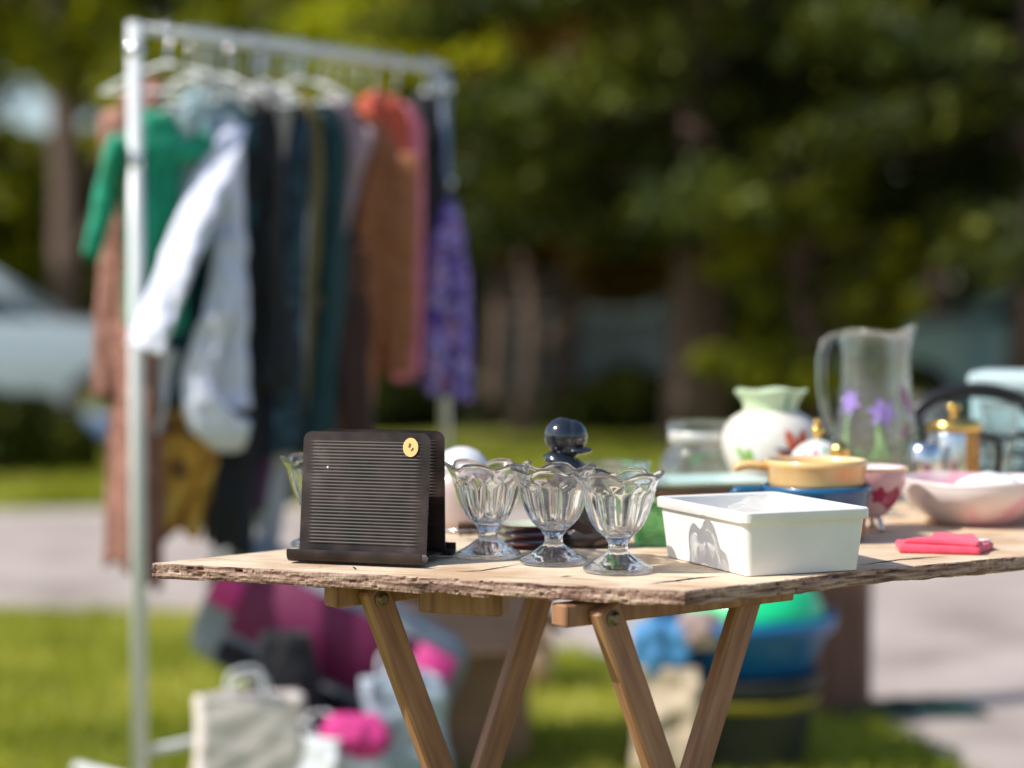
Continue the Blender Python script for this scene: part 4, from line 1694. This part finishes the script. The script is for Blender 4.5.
C_ROBE = ramp_mat('brown_knit', 'voronoi', [(0, (.20, .08, .055)), (.5, (.30, .135, .10)), (1, (.42, .21, .165))], scale=60, rough=.9)
C_GREEN = cloth('green_jersey', (.005, .30, .17))
C_PALE = cloth('pale_teal_cotton', (.30, .42, .46))
C_WHITE = cloth('white_lavender_cotton', (.78, .79, .94), var=.03)
C_TEAL = cloth('dark_teal_cotton', (.004, .060, .085))
C_ORANGE = ramp_mat('orange_floral_print', 'noise', [(.34, (.02, .04, .06)), (.42, (.34, .15, .03)), (.52, (.72, .38, .06)), (.75, (.85, .60, .18))], scale=24, rough=.8)
C_BLACK = cloth('black_cotton', (.006, .006, .010), var=.4)
C_TAUPE = cloth('taupe_silk', (.34, .30, .28))
C_NAVY = ramp_mat('navy_dotted_knit', 'voronoi', [(0, (.004, .014, .028)), (.6, (.010, .03, .05)), (1, (.045, .10, .14))], scale=45, rough=.85)
C_OLIVE = cloth('olive_cotton', (.16, .12, .035))
C_MAUVE = cloth('mauve_knit', (.36, .24, .27))
C_DBROWN = cloth('dark_brown_wool', (.055, .020, .018))
C_RUST = ramp_mat('rust_brown_knit', 'noise', [(.3, (.27, .09, .04)), (.7, (.42, .165, .08))], scale=70, rough=.9)
C_RED = cloth('orange_red_cotton', (.58, .09, .045))
C_PINK = cloth('pink_cotton', (.85, .24, .33))
C_PURP = ramp_mat('purple_floral_print', 'voronoi', [(0, (.04, .012, .12)), (.35, (.14, .07, .40)), (.6, (.30, .22, .62)), (.85, (.42, .36, .70)), (1, (.55, .20, .26))], scale=48, rough=.8, randomness=1)
C_DTEAL = cloth('deep_teal_wool', (.006, .045, .055))
C_GREY = cloth('pale_grey_linen', (.52, .52, .56))
C_PLUM = cloth('plum_cotton', (.07, .008, .06))
WOODH = M('wooden_hanger', (.45, .28, .10), .4)
SKIN_H = M('salmon_hanger', (.7, .3, .15), .4)

garment('long_robe', 'long brown knitted robe hanging at the left end of the rack', 'robe', .15, -14, .10, 1.09, C_ROBE, drop=.08, flare=1.15, sleeve=(.62, 0), sleeve_out=(.03, .0), seed=1, thick=.03, sl_r=.04, shift=-.070, rscale=.06, sway=-.02)
garment('green_tee', 'emerald green short sleeved top hanging behind the white post', 'top', .095, 4, .062, .46, C_GREEN, drop=.15, flare=1.0, sleeve=(.25, .04), sleeve_out=(.075, .0), sl_r=.068, seed=2, thick=.026, shift=-.036)
garment('pale_blouse', 'pale teal grey blouse hanging between the green top and white shirt', 'blouse', .18, -30, .05, .34, C_PALE, drop=.09, flare=1.0, seed=3, shift=-.01)
garment('floral_dress', 'dark teal dress with an orange floral hem hanging below the white shirt', 'dress', .265, -8, .085, .99, C_TEAL, drop=.11, flare=1.25, seed=4, thick=.03, lower_mat=C_ORANGE, lower_from=.70, sway=-.155, shift=-.02)
garment('black_trousers', 'long black trousers hanging under the white shirt', 'trousers', .29, -20, .06, .98, C_BLACK, drop=.12, flare=1.0, seed=5, thick=.025, slope=.01, sway=-.03)
def smooth_path(pts, rs, k=6):
    """Catmull-Rom through the points, with radii"""
    P = [Vector(p) for p in pts]
    P = [P[0] * 2 - P[1]] + P + [P[-1] * 2 - P[-2]]
    Q = [rs[0]] + list(rs) + [rs[-1]]
    o, r = [], []
    for i in range(1, len(P) - 2):
        for m in range(k):
            t = m / k
            o.append(.5 * ((2 * P[i]) + (-P[i - 1] + P[i + 1]) * t + (2 * P[i - 1] - 5 * P[i] + 4 * P[i + 1] - P[i + 2]) * t * t + (-P[i - 1] + 3 * P[i] - 3 * P[i + 1] + P[i + 2]) * t ** 3))
            r.append(Q[i] * (1 - t) + Q[i + 1] * t)
    o.append(P[-2])
    r.append(Q[-2])
    return o, r


def white_shirt():
    T_ = .225
    p = rail(T_)
    hanger(T_, radians(-30), .10, .10, WHITE_PO, 'hanger carrying the white long sleeved shirt')
    Y = p.y
    root = thing('white_shirt', 'white long sleeved shirt hanging with one sleeve swung out to the left', 'shirt', (p.x, Y, RZ), 0, 'clothes on the rack')

    def q(px, py, y=0.0):
        return (at(px, Y) - p.x, y, hz(py, Y) - RZ)
    b = MB()
    o, r = smooth_path([q(224, 118), q(226, 132), q(224, 170), q(226, 230), q(228, 300), q(226, 360), q(228, 410)], [.018, .050, .066, .068, .064, .066, .066], 9)
    b.tube(o, r, n=44, flat=(.62, .5), cap=False)
    wrinkle(b, .016, 2)
    b.build('shirt_body', C_WHITE, root, solid=.0015)
    for nm, pts, rs, sd_ in (('sleeve', [q(236, 130, -.03), q(224, 165, -.08), q(208, 215, -.14), q(192, 262, -.18), q(176, 310, -.21), q(163, 348, -.22)], [.030, .046, .050, .046, .046, .050], 1),
                        ('sleeve', [q(234, 240, -.07), q(226, 300, -.09), q(212, 345, -.10), q(205, 385, -.11), q(213, 414, -.11), q(230, 430, -.09), q(248, 434, -.07)], [.026, .030, .032, .036, .042, .044, .034], 4),
                        ('cuff', [q(165, 348, -.03), q(158, 385, -.03), q(149, 432, -.03)], [.030, .030, .022], 8)):
        b = MB()
        o, r = smooth_path(pts, rs, 9)
        b.tube(o, r, n=34, flat=(1, .36), cap=False)
        wrinkle(b, .016, sd_, 10)
        b.build(nm, C_WHITE, root, solid=.0015)


white_shirt()
garment('plum_top', 'plum top showing low behind the white shirt', 'top', .39, -35, .06, .90, C_PLUM, drop=.12, seed=7, sway=-.08)
garment('black_dress', 'black sleeveless dress hanging right of the white shirt', 'dress', .34, -30, .072, .64, C_BLACK, drop=.11, flare=1.45, seed=8, thick=.05, sway=-.02)
garment('grey_skirt_dress', 'long pale grey linen dress reaching below the other clothes', 'dress', .465, -35, .06, 1.10, C_GREY, drop=.12, flare=1.5, seed=9, thick=.03, sway=-.16)
garment('taupe_blouse', 'taupe silky blouse hanging among the middle hangers', 'blouse', .365, -22, .085, .32, C_TAUPE, drop=.09, flare=.45, seed=10)
garment('navy_coat', 'navy dotted knit coat hanging in the middle of the rack', 'coat', .44, -35, .075, .80, C_NAVY, drop=.10, flare=1.2, seed=11, thick=.055, sway=-.05)
garment('olive_jacket', 'olive jacket with a yellow shoulder hanging next to the navy coat', 'jacket', .50, -40, .065, .90, C_OLIVE, drop=.10, flare=1.1, seed=12, hang_mat=WOODH, sway=-.10)
garment('teal_coat', 'deep teal coat hanging behind the olive jacket', 'coat', .56, -40, .075, .80, C_DTEAL, drop=.10, flare=1.25, seed=13, sway=-.07, thick=.05)
garment('mauve_cardigan', 'mauve cardigan with one sleeve hanging forward to the left', 'cardigan', .60, -30, .072, .60, C_MAUVE, drop=.09, flare=.75, sway=-.10, sleeve=(0, .50), sleeve_out=(0, -.05), sl_r=.045, seed=14, forward=(-.06, 0))
garment('brown_coat', 'dark brown wool coat hanging behind the mauve cardigan', 'coat', .64, -45, .055, .86, C_DBROWN, drop=.08, flare=1.0, seed=15)
garment('rust_sweater', 'large rust brown knitted sweater dress near the right of the rack', 'sweater', .69, -20, .092, .84, C_RUST, drop=.115, flare=.72, sway=-.07, sleeve=(0, .50), sleeve_out=(0, .015), sl_r=.058, seed=16, hang_mat=SKIN_H, thick=.05, shift=.010, slope=.10)
garment('red_scarf', 'orange red scarf top hung right behind the rust brown sweater', 'scarf', .745, -30, .075, .22, C_RED, drop=.065, flare=1.0, seed=17, folds=7, shift=.01)
garment('pink_top', 'pink long top hanging between the rust sweater and purple floral skirt', 'top', .82, -24, .072, .64, C_PINK, drop=.085, flare=.9, seed=18)
garment('black_camisole', 'narrow black camisole hanging at the right end of the rack', 'camisole', .925, -44, .05, .36, C_BLACK, drop=.05, flare=1.1, seed=19)
garment('floral_skirt', 'purple floral skirt at the right end of the rack', 'skirt', .955, -36, .075, .46, C_PURP, drop=.315, flare=1.45, seed=20, thick=.05, slope=.005, hangit=False)
# the skirt hangs from the black camisole's hanger strap
p_ = rail(.955)
sk = thing('skirt_hanger', 'clip hanger holding the purple floral skirt', 'hanger', (p_.x, p_.y, RZ), radians(-40), HG)
MB().tube([(0, -.016, -.004), (0, -.012, .014), (0, 0, .019), (0, .014, .012), (0, .012, -.02), (0, 0, -.05), (0, 0, -.32)], .003, n=8).build('hook', CHROME, sk)
MB().tube([(-.07, 0, -.322), (.07, 0, -.322)], .004, n=8).build('bar', CHROME, sk)
for s_ in (-1, 1):
    MB().box((s_ * .05, 0, -.33), (.02, .02, .03), bev=.003).build('clip', BLACKP, sk)
# spare empty white hangers seen against the light
for i, (t, an, lab) in enumerate(((.09, -20, 'empty white hanger at the left end of the rack'), (.20, -35, 'empty white hanger left of the white shirt'),
(.37, -52, 'empty white hanger above the taupe blouse'), (.49, -38, 'empty white hanger beside the navy coat'))):
    hanger(t, radians(an), .16, .065 + .008 * (i % 3), WHITE_PO, lab)


# ------------------------------------------------------------------ bags and boxes on the grass
def striped_bag():
    Y = 4.42
    root = thing('striped_bag', 'big grey zip bag with maroon band and pink ends tilted under the clothes', 'bag', (at(330, Y), Y, 0), radians(-6))
    cloth_g = M('grey_blue_fabric', (.30, .33, .36), .8, var=.2, scale=10, bump=.3)
    tilt = radians(25)
    c = Vector((0, 0, .305))
    W, D, H = .60, .22, .30

    def soft(b_, amt):
        b_.v = [(x + amt * mnoise.noise(Vector((x * 6, y * 6, z * 6))), y + amt * mnoise.noise(Vector((x * 6 + 9, y * 6, z * 6))), z + amt * mnoise.noise(Vector((x * 6, y * 6 + 7, z * 6)))) for x, y, z in b_.v]

    def grid_box(w_, d_, h_, cx=0, cz=0, n=10):
        b_ = MB()
        b_.box((cx, 0, cz), (w_, d_, h_), bev=.03)
        return b_
    R = Matrix.Rotation(tilt, 3, 'Y')

    def place(b_):
        b_.v = [tuple(R @ Vector(v) + c) for v in b_.v]
        return b_
    place(grid_box(W, D, H)).build('bag_body', cloth_g, root, subsurf=2)
    mar = M('maroon_band', (.17, .008, .07), .6, var=.15, scale=8)
    pk = M('hot_pink_panel', (.72, .05, .28), .6, var=.15, scale=8)
    place(MB().box((-.01, -D / 2 - .004, .035), (.40, .012, .165), bev=.004)).build('band', mar, root)
    place(MB().box((-.245, -D / 2 - .003, .030), (.07, .012, .075), bev=.004)).build('pink_panel', pk, root)
    place(MB().box((.232, -D / 2 - .003, .035), (.094, .012, .165), bev=.004)).build('pink_panel', pk, root)
    place(MB().box((-.02, -D / 2 - .004, -.095), (.38, .012, .055), bev=.004)).build('dark_panel', C_BLACK, root)
    MB().box((0, 0, .06), (.3, .2, .13), bev=.02).build('bag_foot', cloth_g, root)


striped_bag()


def soft_sack(name, label, cat, px, Y, w_, d_, h_, mat, seed=0, rz=0.0, tie=None, z=0):
    root = thing(name, label, cat, (at(px, Y), Y, z), rz)
    prof = []
    for k in range(14):
        t = k / 13
        prof.append((sin(pi * (0.10 + .78 * t)) ** .38, t))

    def rf(r, zz, t, i):
        q = r * (.86 / max(abs(cos(t)), abs(sin(t))) ** .55) * (1 + .09 * sin(5 * t + seed) * zz + .16 * mnoise.noise(Vector((cos(t) * 2, sin(t) * 2, zz * 3 + seed))))
        return q
    b = MB().lathe([(0, 0)] + prof + [(0, 1.0)], n=40, rf=rf)
    b.v = [(x * w_ / 2, y * d_ / 2, zz * h_) for x, y, zz in b.v]
    wrinkle(b, .012, seed)
    b.build('sack_body', mat, root)
    if tie:
        MB().tube([(-w_ * .25, -d_ * .2, h_ * .9), (-w_ * .2, -d_ * .3, h_ * 1.15), (w_ * .15, -d_ * .3, h_ * 1.18), (w_ * .22, -d_ * .2, h_ * .9)], .008, n=8).build('handle', tie, root)
    return root


def shopping_bag(name, label, cat, px, Y, w_, d_, h_, mat, hmat, rz=0.0, lean=0.0, seed=0, crush=.018):
    root = thing(name, label, cat, (at(px, Y), Y, 0.001), rz)
    b = MB()
    nz, ns = 22, 14
    loop = []
    for k in range(ns):
        loop.append((-w_ / 2 + w_ * k / ns, -d_ / 2))
    for k in range(ns // 2):
        q = k / (ns // 2)
        loop.append((w_ / 2 - .35 * d_ * (1 - abs(2 * q - 1)) * .6, -d_ / 2 + d_ * q))
    for k in range(ns):
        loop.append((w_ / 2 - w_ * k / ns, d_ / 2))
    for k in range(ns // 2):
        q = k / (ns // 2)
        loop.append((-w_ / 2 + .35 * d_ * (1 - abs(2 * q - 1)) * .6, d_ / 2 - d_ * q))
    m = len(loop)
    vs = []
    for j in range(nz + 1):
        t = j / nz
        for (x, y) in loop:
            g = min(1, t * 3)
            n1 = 1 - 2 * abs(mnoise.noise(Vector((x * 11, y * 11, t * 3 + seed))))
            n2 = 1 - 2 * abs(mnoise.noise(Vector((x * 22 + 5, y * 22, t * 7 + seed))))
            dd = crush * g * (n1 + .6 * n2)
            vs.append((x * (1 + .10 * t) + lean * t * h_ + dd * .7, y * (1 - .35 * t) - dd, t * h_ * (1 + .05 * mnoise.noise(Vector((x * 9, y * 9, seed))))))
    fs = [(j * m + k, j * m + (k + 1) % m, (j + 1) * m + (k + 1) % m, (j + 1) * m + k) for j in range(nz) for k in range(m)]
    fs.append(tuple(range(m)))
    b.add(vs, fs)
    b.build('bag_body', mat, root, solid=.0012)
    for sy in (-1, 1):
        y = sy * d_ * .30
        pts, _ = smooth_path([(lean * h_ - w_ * .2, y, h_ * .93), (lean * h_ - w_ * .15, y * 1.3, h_ * 1.13), (lean * h_ + w_ * .14, y * 1.4, h_ * 1.15), (lean * h_ + w_ * .2, y, h_ * .93)], [1, 1, 1, 1], 6)
        MB().tube(pts, .004, n=8).build('handle', hmat, root)
    return root


CREAM = M('cream_paper', (.80, .71, .66), .8, var=.08, bump=.3)
WHT = M('white_bag_plastic', (.82, .83, .87), .45, var=.06, bump=.2)
shopping_bag('paper_bag', 'crumpled cream paper shopping bag at the foot of the clothes rack', 'bag', 240, 4.10, .20, .12, .255, CREAM, WHITE_PO, .25, .05, 1, .005)
shopping_bag('carrier_bag', 'white plastic carrier bag leaning between the cream and striped bags', 'bag', 300, 4.14, .16, .12, .17, WHT, WHITE_PO, -.35, .12, 2, .010)
shopping_bag('carrier_bag', 'pale grey blue plastic carrier bag standing right of the striped bag', 'bag', 408, 4.22, .15, .12, .27, M('grey_blue_plastic', (.46, .54, .62), .45, var=.12, bump=.3), WHT, .3, -.10, 3, .012)
soft_sack('dark_cloth', 'black crumpled cloth hanging out between the cream paper bag and striped bag', 'cloth', 282, 4.24, .17, .12, .36, C_BLACK, 21)
soft_sack('magenta_cloth', 'magenta cloth spilling over the white carrier bag', 'cloth', 352, 4.12, .17, .09, .085, M('magenta_cotton', (.72, .05, .28), .8, var=.15), 23, z=.12)
soft_sack('white_cloth', 'white cloth heap on the grass under the magenta cloth', 'cloth', 352, 4.13, .15, .10, .14, WHT, 25)
soft_sack('fabric_bundle', 'bundle of white and blue patterned fabric on top of the striped bag', 'bundle', 325, 4.55, .13, .12, .10, ramp_mat('white_blue_pattern', 'voronoi', [(0, (.75, .78, .85)), (.6, (.8, .82, .86)), (1, (.10, .22, .50))], scale=40), 3, z=.46)
soft_sack('pile_of_clothes', 'pile of navy folded clothes behind the first trestle', 'clothes pile', 375, 4.75, .3, .25, .52, C_NAVY, 8)


def carton():
    Y = 4.60
    root = thing('cardboard_box', 'open brown cardboard box behind the left trestle leg', 'box', (at(446, Y), Y, 0), radians(22))
    b = MB()
    W, D, H, t = .30, .26, .40, .005
    b.box((0, 0, .004), (W, D, .006))
    b.box((0, -D / 2, H / 2 + .004), (W, t, H - .006))
    b.box((0, D / 2, H / 2 + .004), (W, t, H - .006))
    b.box((-W / 2 - .003, 0, H / 2 + .004), (t, D, H - .006))
    b.box((W / 2 + .003, 0, H / 2 + .004), (t, D, H - .006))
    b.build('carton', CARD, root, smooth=False)
    o = MB().box((W / 2 + .06, 0, H - .045), (.14, D, .004), ry=radians(50)).build('flap', CARD, root, smooth=False)
    o = MB().box((0, -D / 2 - .05, H - .055), (W, .15, .004), rx=radians(50)).build('flap', CARD, root, smooth=False)
    Y = 5.15
    root = thing('wooden_plank_box', 'tall brown wooden crate standing on end behind the blue tub', 'crate', (at(832, Y), Y, 0), radians(14))
    wd = M('brown_crate_wood', (.20, .10, .065), .75, var=.2, scale=12, sc=(4, 4, .4), bump=.3)
    b = MB()
    for x in (-.052, 0, .052):
        b.box((x, -.06, .30), (.048, .012, .60), bev=.002)
    for x in (-.052, 0, .052):
        b.box((x, .06, .30), (.048, .012, .60), bev=.002)
    b.build('slat_panel', wd, root, angle=30)
    b = MB().box((.082, 0, .30), (.012, .13, .60), bev=.002).box((-.082, 0, .30), (.012, .13, .60), bev=.002)
    b.build('side_panel', M('grey_brown_wood', (.24, .17, .14), .8, var=.2, sc=(4, 4, .4)), root, angle=30)
    MB().box((0, 0, .594), (.15, .105, .01)).build('end_panel', wd, root)


carton()


def tubs():
    Y = 4.55
    x = at(735, Y)
    dk = M('dark_grey_plastic', (.03, .035, .04), .45, var=.2)
    root = thing('plastic_tub', 'dark grey plastic tub under a blue basin behind the right trestle', 'tub', (x, Y, 0))
    MB().lathe([(0, 0), (.15, 0), (.16, .01), (.19, .20), (.20, .215), (.20, .225), (.19, .225), (.185, .20), (.15, .015), (0, .012)], n=56).build('tub', dk, root)
    MB().lathe([(.192, .16), (.1925, .175), (.1945, .178)], n=56).build('yellow_band', M('yellow_band', (.45, .38, .04), .5), root, solid=.002)
    root = thing('blue_basin', 'bright blue plastic basin stacked on the dark tub', 'basin', (x + .02, Y, .227))
    bl = M('blue_plastic', (.012, .15, .42), .35, var=.1, coat=.3)
    MB().lathe([(0, 0), (.15, 0), (.16, .008), (.185, .075), (.205, .095), (.215, .12), (.212, .13), (.200, .118), (.180, .08), (.155, .014), (0, .01)], n=56).build('basin', bl, root)
    root = thing('green_bowl', 'bright green plastic bowl turned over on the blue basin', 'bowl', (x + .045, Y, .345))
    gp = M('green_plastic', (.01, .72, .28), .3, var=.1, coat=.3)
    MB().lathe([(.158, 0), (.162, .003), (.155, .03), (.135, .07), (.10, .098), (.065, .108), (0, .108)], n=56).build('bowl', gp, root, solid=.003)
    shopping_bag('paper_bag', 'tan paper bag standing left of the dark tub with the blue basin', 'bag', 664, 4.42, .13, .10, .255, M('tan_paper', (.58, .46, .33), .8, var=.12, bump=.3), CREAM, -.2, .02, 6)
    soft_sack('blue_cloth_bundle', 'light blue cloth bundle stuffed in the top of the tan paper bag', 'bundle', 660, 4.42, .15, .12, .12, M('light_blue_cloth', (.08, .30, .60), .7, var=.25, scale=12, bump=.4), 12, z=.235)
    soft_sack('beige_plush', 'beige and pink soft bundle perched on the front rim of the blue basin', 'bundle', 700, 4.40, .12, .09, .08, ramp_mat('beige_pattern', 'noise', [(.3, (.25, .18, .2)), (.6, (.60, .42, .36)), (.8, (.8, .7, .6))], scale=14), 15, z=.30)
    # dark sheet added on the drive in place of a cast shadow
    root = thing('shadow_sheet', 'dark green sheet added flat on the ground as a cast shadow, lower right', 'cast shadow', (at(905, 5.15), 5.15, .006), radians(4))
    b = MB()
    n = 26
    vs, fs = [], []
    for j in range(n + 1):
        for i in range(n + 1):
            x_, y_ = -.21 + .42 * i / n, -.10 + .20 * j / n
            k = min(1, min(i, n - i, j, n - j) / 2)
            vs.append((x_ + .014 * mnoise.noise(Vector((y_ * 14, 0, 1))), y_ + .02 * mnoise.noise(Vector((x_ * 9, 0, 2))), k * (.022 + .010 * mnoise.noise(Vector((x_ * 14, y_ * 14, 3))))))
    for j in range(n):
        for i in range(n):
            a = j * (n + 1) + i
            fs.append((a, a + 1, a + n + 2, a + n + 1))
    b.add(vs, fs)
    b.build('shadow_mesh', M('dark_green_shadow', (.008, .03, .026), .6, var=.5, scale=9), root)
    soft_sack('sunlit_patch', 'peach coloured mound added as a sunlit patch of drive between the trestles', 'sunlit patch', 512, 5.5, .26, .22, .27, M('peach_sunlit_drive', (.80, .50, .37), .85, var=.1), 19)  # peach mound added to stand for sunlight on the drive


tubs()

for o in COL.objects:
    if o.type == 'MESH' and o.parent and o.parent.name.startswith('sundae_glass'):
        o.cycles.is_caustics_caster = True
    if o.type == 'MESH' and o.parent and (o.parent.name.startswith('storage_bin') or o.parent.name.startswith('plywood')):
        o.cycles.is_caustics_receiver = True
sd.cycles.is_caustics_light = True
